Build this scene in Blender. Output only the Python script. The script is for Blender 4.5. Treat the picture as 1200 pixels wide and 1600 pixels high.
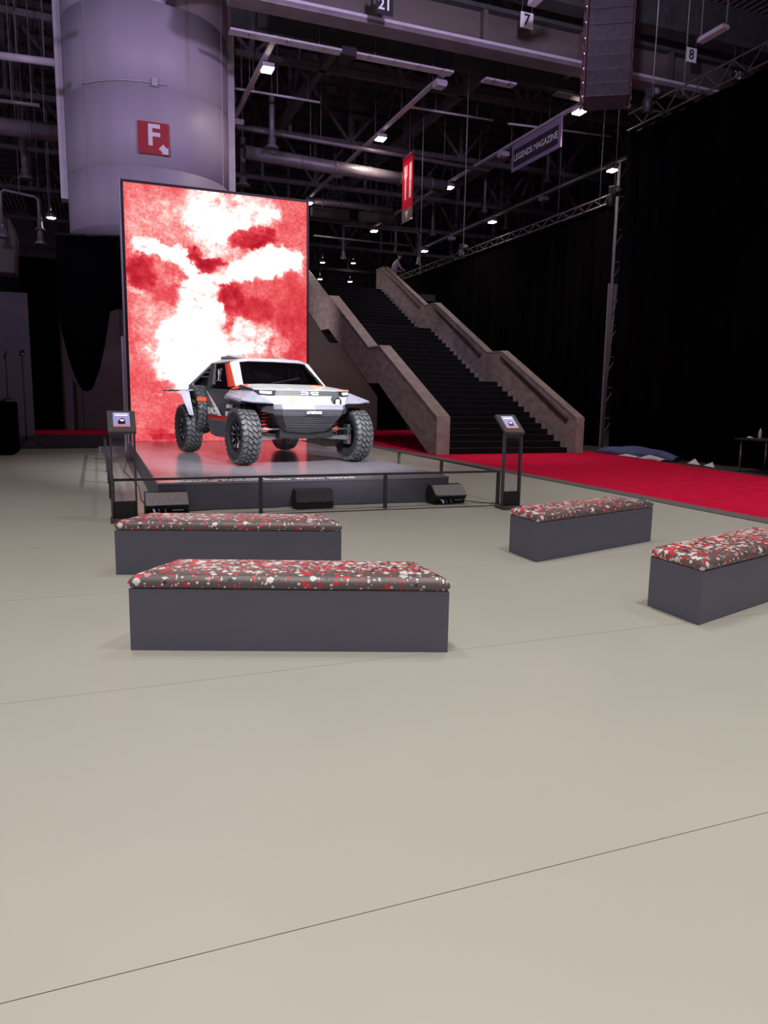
import bpy, bmesh, math, random
from mathutils import Vector, Matrix, Euler
random.seed(7)
R = math.radians
sc = bpy.context.scene
COL = sc.collection
for o in list(bpy.data.objects): bpy.data.objects.remove(o)

# ------------------------------------------------------------------ camera
F_PX, PITCH, ROLL, YAW, EYE = 1150.0, 0.1545, 0.0172, 0.371, 1.55
def _basis():
    Rz = Matrix.Rotation(-YAW, 3, 'Z')
    f = Rz @ Vector((0, math.cos(PITCH), -math.sin(PITCH)))
    u0 = Rz @ Vector((0, math.sin(PITCH), math.cos(PITCH)))
    r0 = Rz @ Vector((1, 0, 0))
    return f, r0*math.cos(ROLL)+u0*math.sin(ROLL), u0*math.cos(ROLL)-r0*math.sin(ROLL)
FW, RT, UP = _basis()
EYEV = Vector((0, 0, EYE))
cd = bpy.data.cameras.new('camera'); cam = bpy.data.objects.new('camera', cd); COL.objects.link(cam)
cd.sensor_fit = 'HORIZONTAL'; cd.sensor_width = 36.0; cd.lens = 36.0*F_PX/1200.0
cd.clip_start = 0.05; cd.clip_end = 300
cam.matrix_world = Matrix(((RT.x, UP.x, -FW.x, 0), (RT.y, UP.y, -FW.y, 0), (RT.z, UP.z, -FW.z, EYE), (0, 0, 0, 1)))
sc.camera = cam
def _ray(px, py): return FW + RT*((px-600)/F_PX) + UP*((800-py)/F_PX)
def aty(px, py, y): d = _ray(px, py); return EYEV + d*(y/d.y)      # measured point on a plane across the hall
def atx(px, py, x): d = _ray(px, py); return EYEV + d*(x/d.x)
def atz(px, py, z): d = _ray(px, py); return EYEV + d*((z-EYE)/d.z)

# ------------------------------------------------------------------ world, lights, exposure
w = bpy.data.worlds.new('world'); sc.world = w; w.use_nodes = True
w.node_tree.nodes['Background'].inputs[0].default_value = (0.55, 0.42, 0.62, 1)
w.node_tree.nodes['Background'].inputs[1].default_value = 0.40
vs = sc.view_settings
vs.view_transform = 'Standard'; vs.look = 'None'; vs.gamma = 1.0; vs.use_curve_mapping = False
vs.exposure = 0.0
def spot(name, loc, target, energy, size, blend, color, radius=0.25):
    l = bpy.data.lights.new(name, 'SPOT'); l.energy = energy; l.spot_size = R(size); l.spot_blend = blend
    l.color = color; l.shadow_soft_size = radius
    o = bpy.data.objects.new(name, l); COL.objects.link(o); o.location = loc
    o.rotation_euler = (Vector(target)-Vector(loc)).to_track_quat('-Z', 'Y').to_euler()
    return o
WARM = (1.0, 0.965, 0.915); COOL = (0.92, 0.95, 1.0); LAV = (0.74, 0.60, 1.0)
# hall floodlights: the same 4.75 m grid of ceiling fittings carried on unseen above the seating area, plus off-grid floods added over the carpet
for gx, gy, e in ((-4.9, -2.5, 1.0), (-0.1, -2.5, 1.25), (4.6, -2.5, 1.1), (9.5, -2.5, .7), (-4.9, 2.2, 1.0), (-0.1, 2.2, 1.25), (4.6, 2.2, 1.2), (9.5, 2.2, .75),
                  (-4.9, 7.0, .8), (-0.1, 7.0, .8), (4.6, 7.0, .75), (9.5, 7.0, .7), (11.5, 12.0, 1.2), (12.0, 6.5, .7), (-3.0, 13, .6)):
    spot('unseen_flood', (gx, gy, 10.4), (gx, gy, 0), 1080*e, 80, 0.9, WARM, 0.5)
# stage spots aimed at the car
for lx, ly, e in ((0.3, 4.5, 1.0), (3.2, 3.5, 1.3), (6.8, 5.0, 1.0)):
    spot('stage_spot', (lx, ly, 8.0), (3.1, 13.2, 0.9), 4300*e, 30, 0.6, COOL, 0.2)
spot('unseen_flood', (6.0, 7.5, 10.2), (11.0, 22.0, 2.0), 4500, 50, 0.8, (1.0, 0.86, 0.86), 0.5)  # extra unseen spot, added to brighten the concrete balustrades
spot('stair_wall_fill', (4.0, 26.5, 6.0), (10.0, 34.0, 2.5), 1100, 85, 0.9, (1.0, 0.86, 0.88), 0.4)  # no real fitting: spot added to lift the taupe wall under the stairs
# added unseen lilac spots washing the round column and the roof steel
spot('lilac_wash', (-3.0, 10.0, 9.0), (2.0, 23.0, 8.5), 1750, 75, 0.9, LAV, 0.3)
spot('lilac_wash', (6.0, 9.0, 9.0), (9.5, 23.0, 12.0), 2800, 105, 0.9, LAV, 0.3)

# ------------------------------------------------------------------ materials
def mat(name, col, rough=0.6, metal=0.0, var=0.08, vscale=6.0, bump=0.0, bscale=80.0, spec=0.5, emit=None, estr=0.0, coat=0.0, stretch=None):
    m = bpy.data.materials.new(name); m.use_nodes = True
    nt = m.node_tree; b = nt.nodes['Principled BSDF']
    b.inputs['Roughness'].default_value = rough; b.inputs['Metallic'].default_value = metal
    b.inputs['Specular IOR Level'].default_value = spec; b.inputs['Coat Weight'].default_value = coat
    tc = nt.nodes.new('ShaderNodeTexCoord'); src = tc.outputs['Object']
    if stretch:
        mp = nt.nodes.new('ShaderNodeMapping'); mp.inputs['Scale'].default_value = stretch
        nt.links.new(src, mp.inputs[0]); src = mp.outputs[0]
    n = nt.nodes.new('ShaderNodeTexNoise'); n.inputs['Scale'].default_value = vscale; n.inputs['Detail'].default_value = 5
    nt.links.new(src, n.inputs['Vector'])
    r = nt.nodes.new('ShaderNodeValToRGB')
    c = Vector(col)
    r.color_ramp.elements[0].position = 0.3; r.color_ramp.elements[1].position = 0.7
    r.color_ramp.elements[0].color = (*(c*(1-var)), 1); r.color_ramp.elements[1].color = (*(c*(1+var)), 1)
    nt.links.new(n.outputs['Fac'], r.inputs[0]); nt.links.new(r.outputs[0], b.inputs['Base Color'])
    if bump:
        n2 = nt.nodes.new('ShaderNodeTexNoise'); n2.inputs['Scale'].default_value = bscale; n2.inputs['Detail'].default_value = 3
        nt.links.new(src, n2.inputs['Vector'])
        bp = nt.nodes.new('ShaderNodeBump'); bp.inputs['Strength'].default_value = bump; bp.inputs['Distance'].default_value = 0.02
        nt.links.new(n2.outputs['Fac'], bp.inputs['Height']); nt.links.new(bp.outputs[0], b.inputs['Normal'])
    if emit:
        b.inputs['Emission Color'].default_value = (*emit, 1); b.inputs['Emission Strength'].default_value = estr
    return m
M = {}
M['floor'] = mat('vinyl_floor', (0.47, 0.455, 0.395), 0.36, var=0.03, vscale=0.8, bump=0.02, bscale=300, spec=0.5)
M['slab'] = mat('dark_hall_floor', (0.035, 0.03, 0.033), 0.6, var=0.25, vscale=1.5)
M['carpet'] = mat('red_carpet', (0.72, 0.006, 0.055), 0.95, var=0.12, vscale=3, bump=0.6, bscale=400, spec=0.1)
M['carpet_edge'] = mat('carpet_edge', (0.12, 0.10, 0.11), 0.7, var=0.1)
M['bench'] = mat('bench_laminate', (0.122, 0.124, 0.166), 0.5, var=0.03, vscale=2)
M['stage'] = mat('stage_deck', (0.24, 0.215, 0.245), 0.17, var=0.12, vscale=1.3, stretch=(1, 6, 1), bump=0.02, bscale=40, spec=1.0)
M['stage_side'] = mat('stage_skirt', (0.125, 0.120, 0.158), 0.55, var=0.04)
M['steel_grey'] = mat('painted_steel', (0.05, 0.047, 0.056), 0.45, var=0.05)
M['black'] = mat('matt_black', (0.012, 0.012, 0.013), 0.55, var=0.15)
M['velvet'] = mat('black_drape', (0.0028, 0.0025, 0.003), 1.0, var=0.3, vscale=2, spec=0.0, stretch=(1, 1, .05))
M['concrete'] = mat('concrete', (0.215, 0.170, 0.165), 0.85, var=0.28, vscale=2.2, bump=0.35, bscale=25, stretch=(1, 1, 2.5))
M['concrete_top'] = mat('concrete_coping', (0.22, 0.175, 0.165), 0.8, var=0.2, vscale=4, bump=0.2, bscale=30)
M['step'] = mat('black_step', (0.0045, 0.004, 0.005), 0.85, var=0.3, vscale=4, spec=0.1)
M['nosing'] = mat('step_nosing', (0.024, 0.022, 0.024), 0.7, var=0.5, vscale=3)
M['step_end'] = mat('grey_step_end', (0.13, 0.12, 0.12), 0.8, var=0.2)
M['taupe'] = mat('taupe_wall', (0.15, 0.12, 0.115), 0.8, var=0.08, vscale=1)
M['lilac_wall'] = mat('pale_wall', (0.15, 0.125, 0.155), 0.8, var=0.06, vscale=1)
M['column'] = None
M['white_metal'] = mat('white_enamel', (0.50, 0.46, 0.52), 0.4, var=0.08)
M['grey_metal'] = mat('galvanised', (0.20, 0.185, 0.20), 0.4, metal=0.6, var=0.2)
M['roof_steel'] = mat('roof_steel', (0.085, 0.072, 0.080), 0.6, var=0.25)
M['girder'] = mat('girder', (0.10, 0.085, 0.075), 0.65, var=0.35, vscale=1.2, stretch=(.3, 1, 1))
M['girder_dark'] = mat('girder_dark', (0.045, 0.05, 0.05), 0.65, var=0.25)
M['duct'] = mat('duct', (0.20, 0.175, 0.19), 0.45, metal=0.3, var=0.2, vscale=2)
M['alu'] = mat('aluminium', (0.42, 0.40, 0.43), 0.3, metal=0.9, var=0.1)
M['cable'] = mat('steel_wire', (0.35, 0.33, 0.35), 0.4, metal=0.5)
M['white'] = mat('white_paint', (0.80, 0.80, 0.80), 0.4, var=0.02)
M['sign_red'] = mat('sign_red', (0.42, 0.008, 0.018), 0.5, var=0.05)
M['sign_dark'] = mat('sign_dark', (0.045, 0.035, 0.055), 0.5, var=0.05)
M['sign_lilac'] = mat('sign_lilac', (0.30, 0.23, 0.37), 0.5, var=0.05)
M['banner_red'] = mat('banner_red', (0.26, 0.004, 0.016), 0.95, var=0.06, spec=0.05)
M['banner_grey'] = mat('banner_grey', (0.07, 0.05, 0.05), 0.7, var=0.08)
M['banner_print'] = mat('banner_print', (0.34, 0.24, 0.27), 0.95, var=0.04)
M['blue_sheet'] = mat('blue_sheet', (0.06, 0.075, 0.22), 0.6, var=0.2, vscale=4)
M['paper'] = mat('paper', (0.65, 0.62, 0.62), 0.7, var=0.05)
M['bottle'] = mat('bottle_plastic', (0.6, 0.6, 0.68), 0.2, var=0.1)
M['speaker'] = mat('speaker_grille', (0.075, 0.066, 0.068), 0.38, var=0.3, vscale=200, bump=0.5, bscale=500)
M['array_black'] = mat('array_cabinet', (0.040, 0.030, 0.034), 0.5, var=0.3, vscale=8)
M['speaker_lid'] = mat('speaker_lid', (0.19, 0.155, 0.16), 0.4, var=0.2, vscale=30)
M['speaker_red'] = mat('array_rig', (0.10, 0.045, 0.05), 0.5, var=0.2)
M['lamp_lit'] = mat('lamp_lit', (1, 1, 1), 0.4, emit=(1.0, 0.80, 0.66), estr=24)
M['led_dot'] = mat('led_dot', (1, 1, 1), 0.4, emit=(1.0, 0.95, 1.0), estr=3)
# car
M['car_white'] = mat('car_white', (0.78, 0.77, 0.76), 0.3, var=0.01, coat=0.6)
M['car_silver'] = mat('car_silver', (0.27, 0.262, 0.325), 0.40, metal=0.1, var=0.04, coat=0.3)
M['car_roof'] = mat('car_roof', (0.40, 0.37, 0.41), 0.4, metal=0.2, var=0.05)
M['car_dark'] = mat('car_dark', (0.05, 0.05, 0.058), 0.4, var=0.06)
M['car_grey'] = mat('car_grey', (0.10, 0.10, 0.115), 0.45, var=0.06)
M['car_black'] = mat('car_black', (0.010, 0.010, 0.011), 0.5, var=0.1)
M['car_orange'] = mat('car_orange', (0.85, 0.09, 0.02), 0.35, var=0.04)
M['car_red'] = mat('car_red', (0.75, 0.02, 0.02), 0.35, var=0.04)
M['car_peach'] = mat('car_peach', (0.82, 0.50, 0.22), 0.4, var=0.03)
M['spring'] = mat('spring_red', (0.55, 0.06, 0.03), 0.4, var=0.1)
M['rubber'] = mat('tyre_rubber', (0.022, 0.022, 0.024), 0.62, var=0.15, vscale=20)
M['tread'] = mat('tyre_tread', (0.075, 0.075, 0.082), 0.55, var=0.2, vscale=15)
M['rim'] = mat('rim_black', (0.014, 0.014, 0.016), 0.3, metal=0.5)
M['machined'] = mat('rim_machined', (0.75, 0.75, 0.77), 0.25, metal=0.8)
M['headlight'] = mat('headlight', (0.7, 0.75, 0.9), 0.2, emit=(0.8, 0.87, 1.0), estr=1.4)
M['kiosk'] = mat('kiosk_paint', (0.085, 0.075, 0.078), 0.45, var=0.05)
M['screen'] = mat('kiosk_screen', (0.2, 0.2, 0.3), 0.3, emit=(0.36, 0.31, 0.60), estr=0.75)
M['screen_red'] = mat('kiosk_screen_red', (0.3, 0.1, 0.1), 0.3, emit=(0.85, 0.16, 0.16), estr=0.8)
M['screen_white'] = mat('kiosk_screen_white', (0.9, 0.9, 0.9), 0.3, emit=(0.85, 0.82, 1.0), estr=0.85)
M['screen_dark'] = mat('kiosk_screen_dark', (0.01, 0.01, 0.03), 0.3)
M['skin'] = mat('skin', (0.50, 0.30, 0.24), 0.6)
M['shirt'] = mat('light_shirt', (0.25, 0.23, 0.26), 0.8)
M['trousers'] = mat('dark_clothes', (0.02, 0.02, 0.025), 0.85)
M['hair'] = mat('dark_hair', (0.015, 0.012, 0.012), 0.7)
M['plug_blue'] = mat('plug_blue', (0.05, 0.07, 0.35), 0.4)

def glass(name, tint, gloss, ior=1.5):
    m = bpy.data.materials.new(name); m.use_nodes = True; nt = m.node_tree; nt.nodes.clear()
    out = nt.nodes.new('ShaderNodeOutputMaterial'); tr = nt.nodes.new('ShaderNodeBsdfTransparent'); gl = nt.nodes.new('ShaderNodeBsdfGlossy')
    n = nt.nodes.new('ShaderNodeTexNoise'); n.inputs['Scale'].default_value = 3
    rp = nt.nodes.new('ShaderNodeMapRange'); rp.inputs[3].default_value = 0.02; rp.inputs[4].default_value = 0.06
    nt.links.new(n.outputs['Fac'], rp.inputs[0]); nt.links.new(rp.outputs[0], gl.inputs['Roughness'])
    tr.inputs[0].default_value = (*tint, 1); gl.inputs[0].default_value = (gloss, gloss, gloss, 1)
    fr = nt.nodes.new('ShaderNodeFresnel'); fr.inputs[0].default_value = ior
    mx = nt.nodes.new('ShaderNodeMixShader'); nt.links.new(fr.outputs[0], mx.inputs[0])
    nt.links.new(tr.outputs[0], mx.inputs[1]); nt.links.new(gl.outputs[0], mx.inputs[2]); nt.links.new(mx.outputs[0], out.inputs[0])
    return m
M['glass'] = glass('clear_glass', (0.88, 0.86, 0.90), 1.0)
M['car_glass'] = glass('tinted_glass', (0.42, 0.36, 0.36), 1.0, 1.8)

def mat_column():
    m = mat('column_enamel', (0.42, 0.38, 0.45), 0.5, var=0.05, vscale=1.2, stretch=(2, 2, .15))
    nt = m.node_tree; b = nt.nodes['Principled BSDF']; ramp = b.inputs['Base Color'].links[0].from_socket
    tc = nt.nodes.new('ShaderNodeTexCoord'); sp = nt.nodes.new('ShaderNodeSeparateXYZ'); nt.links.new(tc.outputs['Object'], sp.inputs[0])
    nz = nt.nodes.new('ShaderNodeTexNoise'); nz.inputs['Scale'].default_value = 1.5; nt.links.new(tc.outputs['Object'], nz.inputs['Vector'])
    d = nt.nodes.new('ShaderNodeMath'); d.operation = 'SUBTRACT'; nt.links.new(sp.outputs[0], d.inputs[0]); d.inputs[1].default_value = 0.90
    a = nt.nodes.new('ShaderNodeMath'); a.operation = 'ABSOLUTE'; nt.links.new(d.outputs[0], a.inputs[0])
    mr = nt.nodes.new('ShaderNodeMapRange'); mr.inputs[1].default_value = 0.015; mr.inputs[2].default_value = 0.10; mr.inputs[3].default_value = 1; mr.inputs[4].default_value = 0
    nt.links.new(a.outputs[0], mr.inputs[0])
    zr = nt.nodes.new('ShaderNodeMapRange'); zr.inputs[1].default_value = 9.0; zr.inputs[2].default_value = 12.0; nt.links.new(sp.outputs[2], zr.inputs[0])
    mu = nt.nodes.new('ShaderNodeMath'); mu.operation = 'MULTIPLY'; nt.links.new(mr.outputs[0], mu.inputs[0]); nt.links.new(zr.outputs[0], mu.inputs[1])
    mu2 = nt.nodes.new('ShaderNodeMath'); mu2.operation = 'MULTIPLY'; nt.links.new(mu.outputs[0], mu2.inputs[0]); nt.links.new(nz.outputs['Fac'], mu2.inputs[1])
    mx = nt.nodes.new('ShaderNodeMixRGB'); nt.links.new(mu2.outputs[0], mx.inputs[0]); nt.links.new(ramp, mx.inputs[1]); mx.inputs[2].default_value = (0.30, 0.17, 0.08, 1)
    nt.links.new(mx.outputs[0], b.inputs['Base Color'])
    return m
M['column'] = mat_column()

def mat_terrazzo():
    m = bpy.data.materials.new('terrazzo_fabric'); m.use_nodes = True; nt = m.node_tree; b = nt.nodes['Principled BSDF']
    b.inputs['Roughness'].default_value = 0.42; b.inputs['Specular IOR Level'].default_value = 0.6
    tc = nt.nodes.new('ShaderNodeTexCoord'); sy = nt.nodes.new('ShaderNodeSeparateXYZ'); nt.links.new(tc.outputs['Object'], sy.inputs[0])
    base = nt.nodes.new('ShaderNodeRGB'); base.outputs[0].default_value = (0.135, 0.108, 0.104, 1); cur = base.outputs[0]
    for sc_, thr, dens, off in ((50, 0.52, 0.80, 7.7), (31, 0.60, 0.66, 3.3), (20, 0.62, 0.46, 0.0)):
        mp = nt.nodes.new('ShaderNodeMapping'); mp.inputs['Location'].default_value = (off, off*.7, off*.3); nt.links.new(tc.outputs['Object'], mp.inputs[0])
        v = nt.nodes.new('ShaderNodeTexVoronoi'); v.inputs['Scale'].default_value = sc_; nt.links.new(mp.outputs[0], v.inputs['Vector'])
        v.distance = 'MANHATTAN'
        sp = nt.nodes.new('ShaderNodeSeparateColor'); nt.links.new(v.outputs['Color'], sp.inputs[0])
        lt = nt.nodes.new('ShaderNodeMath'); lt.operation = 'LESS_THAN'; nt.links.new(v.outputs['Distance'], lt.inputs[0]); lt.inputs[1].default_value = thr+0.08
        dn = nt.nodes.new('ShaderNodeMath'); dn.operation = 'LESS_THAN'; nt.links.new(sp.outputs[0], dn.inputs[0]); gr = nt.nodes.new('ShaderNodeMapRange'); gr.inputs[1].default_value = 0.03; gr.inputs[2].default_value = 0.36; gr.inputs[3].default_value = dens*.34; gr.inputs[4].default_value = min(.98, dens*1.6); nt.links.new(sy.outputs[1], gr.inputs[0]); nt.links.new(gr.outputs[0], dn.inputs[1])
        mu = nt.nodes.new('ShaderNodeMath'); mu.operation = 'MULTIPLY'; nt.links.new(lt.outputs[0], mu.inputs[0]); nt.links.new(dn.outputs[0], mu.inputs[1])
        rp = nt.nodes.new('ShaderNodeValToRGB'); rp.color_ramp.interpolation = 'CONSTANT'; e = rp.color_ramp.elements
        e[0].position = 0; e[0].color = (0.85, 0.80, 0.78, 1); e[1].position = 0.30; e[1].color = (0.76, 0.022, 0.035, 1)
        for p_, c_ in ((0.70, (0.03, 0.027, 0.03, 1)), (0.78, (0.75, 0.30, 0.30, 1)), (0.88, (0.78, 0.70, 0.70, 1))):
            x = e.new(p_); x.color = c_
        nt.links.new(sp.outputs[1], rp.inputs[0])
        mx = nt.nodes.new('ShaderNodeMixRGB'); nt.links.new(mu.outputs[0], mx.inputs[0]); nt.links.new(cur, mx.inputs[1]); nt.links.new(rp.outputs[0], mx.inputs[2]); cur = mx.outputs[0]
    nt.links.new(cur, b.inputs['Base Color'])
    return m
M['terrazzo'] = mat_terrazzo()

LED_X0, LED_X1, LED_Z0, LED_Z1, LED_Y = 0.77, 5.17, 0.385, 6.40, 19.08
def mat_led():
    m = bpy.data.materials.new('led_picture'); m.use_nodes = True; nt = m.node_tree; nt.nodes.clear()
    L = nt.links.new; N = nt.nodes.new
    out = N('ShaderNodeOutputMaterial'); em = N('ShaderNodeEmission'); L(em.outputs[0], out.inputs[0]); em.inputs[1].default_value = 1.8
    tc = N('ShaderNodeTexCoord'); mp = N('ShaderNodeMapping'); L(tc.outputs['Object'], mp.inputs[0])
    W = LED_X1-LED_X0; mp.inputs['Scale'].default_value = (1/W, 1/W, 1/W)
    sx = N('ShaderNodeSeparateXYZ'); L(mp.outputs[0], sx.inputs[0]); cx = N('ShaderNodeCombineXYZ'); L(sx.outputs[0], cx.inputs[0]); L(sx.outputs[2], cx.inputs[1])
    def noise(scale, detail, off=0):
        n = N('ShaderNodeTexNoise'); n.inputs['Scale'].default_value = scale; n.inputs['Detail'].default_value = detail; n.inputs['Roughness'].default_value = 0.62
        a = N('ShaderNodeVectorMath'); a.operation = 'ADD'; L(cx.outputs[0], a.inputs[0]); a.inputs[1].default_value = (off, off, off); L(a.outputs[0], n.inputs['Vector']); return n
    def vm(op, a, b):
        v = N('ShaderNodeVectorMath'); v.operation = op
        for i, q in enumerate((a, b)):
            if isinstance(q, tuple): v.inputs[i].default_value = q
            else: L(q, v.inputs[i])
        return v
    def mm(op, a, b=0.0):
        v = N('ShaderNodeMath'); v.operation = op
        for i, q in enumerate((a, b)):
            if isinstance(q, (int, float)): v.inputs[i].default_value = q
            else: L(q, v.inputs[i])
        return v.outputs[0]
    wn = noise(5.5, 9); w0 = vm('SUBTRACT', wn.outputs['Color'], (.5, .5, .5)); w1 = vm('MULTIPLY', w0.outputs[0], (.30, .30, 0))
    p = vm('ADD', cx.outputs[0], w1.outputs[0]).outputs[0]
    HW = (LED_Z1-LED_Z0)/W
    tot = None
    # (x, y) of soft smoke clouds on the picture in a 1200 x 1587 sketch, radii, tilt, weight
    blobs = [(640, 180, 330, 180, 0, .66), (580, 300, 220, 170, -20, .42), (330, 460, 250, 60, -12, .80), (880, 490, 300, 95, 8, 1.1), (600, 560, 300, 60, 10, .75),
             (480, 760, 150, 220, 0, .85), (700, 930, 250, 110, 15, .62), (400, 1010, 220, 240, 12, 1.0), (330, 1190, 170, 80, 10, .70), (620, 1020, 280, 90, 10, .45),
             (250, 880, 170, 330, 0, .30), (230, 300, 200, 240, 0, .24), (1060, 470, 110, 90, 0, .4), (530, 470, 140, 50, -25, -.95), (790, 350, 140, 55, 5, -.85), (120, 520, 100, 90, 0, -.62),
             (690, 690, 90, 100, 0, -.75), (840, 770, 110, 120, 0, -.38), (1080, 830, 120, 300, 0, -.28), (270, 640, 140, 60, 0, -.30), (230, 1210, 80, 45, 0, -.55), (240, 1530, 130, 35, 0, -.55), (190, 1480, 60, 25, 0, -.3),
             (990, 980, 50, 140, 10, .30), (110, 400, 90, 50, 0, .3), (130, 650, 90, 40, 0, .3), (560, 830, 120, 60, 0, -.25), (900, 260, 70, 60, 0, .3)]
    for X, Y, rx, ry, rot, wt in blobs:
        top = 15+.1*(X-45); u = (X-45)/1110; v = HW*(1-(Y-top)/(1560-top)); a = R(rot); ru = rx/1110; rv = ry/1110
        q = vm('SUBTRACT', p, (u, v, 0)).outputs[0]
        d1 = vm('DOT_PRODUCT', q, (math.cos(a)/ru, math.sin(a)/ru, 0)).outputs['Value']
        d2 = vm('DOT_PRODUCT', q, (-math.sin(a)/rv, math.cos(a)/rv, 0)).outputs['Value']
        l2 = mm('ADD', mm('MULTIPLY', d1, d1), mm('MULTIPLY', d2, d2))
        mr = N('ShaderNodeMapRange'); mr.interpolation_type = 'SMOOTHSTEP'; L(l2, mr.inputs[0]); mr.inputs[1].default_value = 1.35; mr.inputs[2].default_value = 0.25
        mr.inputs[3].default_value = 0; mr.inputs[4].default_value = wt
        tot = mr.outputs[0] if tot is None else mm('ADD', tot, mr.outputs[0])
    mod = mm('ADD', mm('MULTIPLY', noise(15, 10, 4.0).outputs['Fac'], 3.0), -.56)
    f1 = mm('ADD', mm('MULTIPLY', mm('SUBTRACT', noise(8, 9, 6.0).outputs['Fac'], .5), .8), mm('MULTIPLY', mm('SUBTRACT', noise(55, 5, 2.0).outputs['Fac'], .5), .7))
    f2 = mm('MULTIPLY', mm('SUBTRACT', noise(230, 2, 9.0).outputs['Fac'], .5), .8)
    t = mm('ADD', mm('ADD', mm('MULTIPLY', tot, mod), f1), mm('ADD', f2, 0.08))
    rp = N('ShaderNodeValToRGB'); L(mm('DIVIDE', mm('ADD', t, .8), 2.2), rp.inputs[0]); e = rp.color_ramp.elements
    e[0].position = 0.0; e[0].color = (0.24, 0.006, 0.014, 1); e[1].position = 1.0; e[1].color = (1, .98, .98, 1)
    for ps, c_ in ((0.20, (0.36, 0.016, 0.026, 1)), (0.32, (0.44, 0.038, 0.048, 1)), (0.40, (0.49, 0.064, 0.072, 1)), (0.48, (0.53, 0.14, 0.14, 1)), (0.57, (0.57, 0.30, 0.28, 1)), (0.66, (0.66, .55, .53, 1)), (0.84, (1, .96, .96, 1))):
        x = e.new(ps); x.color = c_
    L(rp.outputs[0], em.inputs[0])
    return m
M['led'] = mat_led()

def mat_roof():
    m = mat('corrugated_roof', (0.17, 0.14, 0.145), 0.6, var=0.2, vscale=0.6)
    nt = m.node_tree; b = nt.nodes['Principled BSDF']; tc = nt.nodes.new('ShaderNodeTexCoord'); wv = nt.nodes.new('ShaderNodeTexWave')
    wv.bands_direction = 'X'; wv.inputs['Scale'].default_value = 1.1; nt.links.new(tc.outputs['Object'], wv.inputs['Vector'])
    bp = nt.nodes.new('ShaderNodeBump'); bp.inputs['Strength'].default_value = 1.0; bp.inputs['Distance'].default_value = 0.12
    nt.links.new(wv.outputs['Fac'], bp.inputs['Height']); nt.links.new(bp.outputs[0], b.inputs['Normal'])
    return m
M['roof'] = mat_roof()

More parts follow.
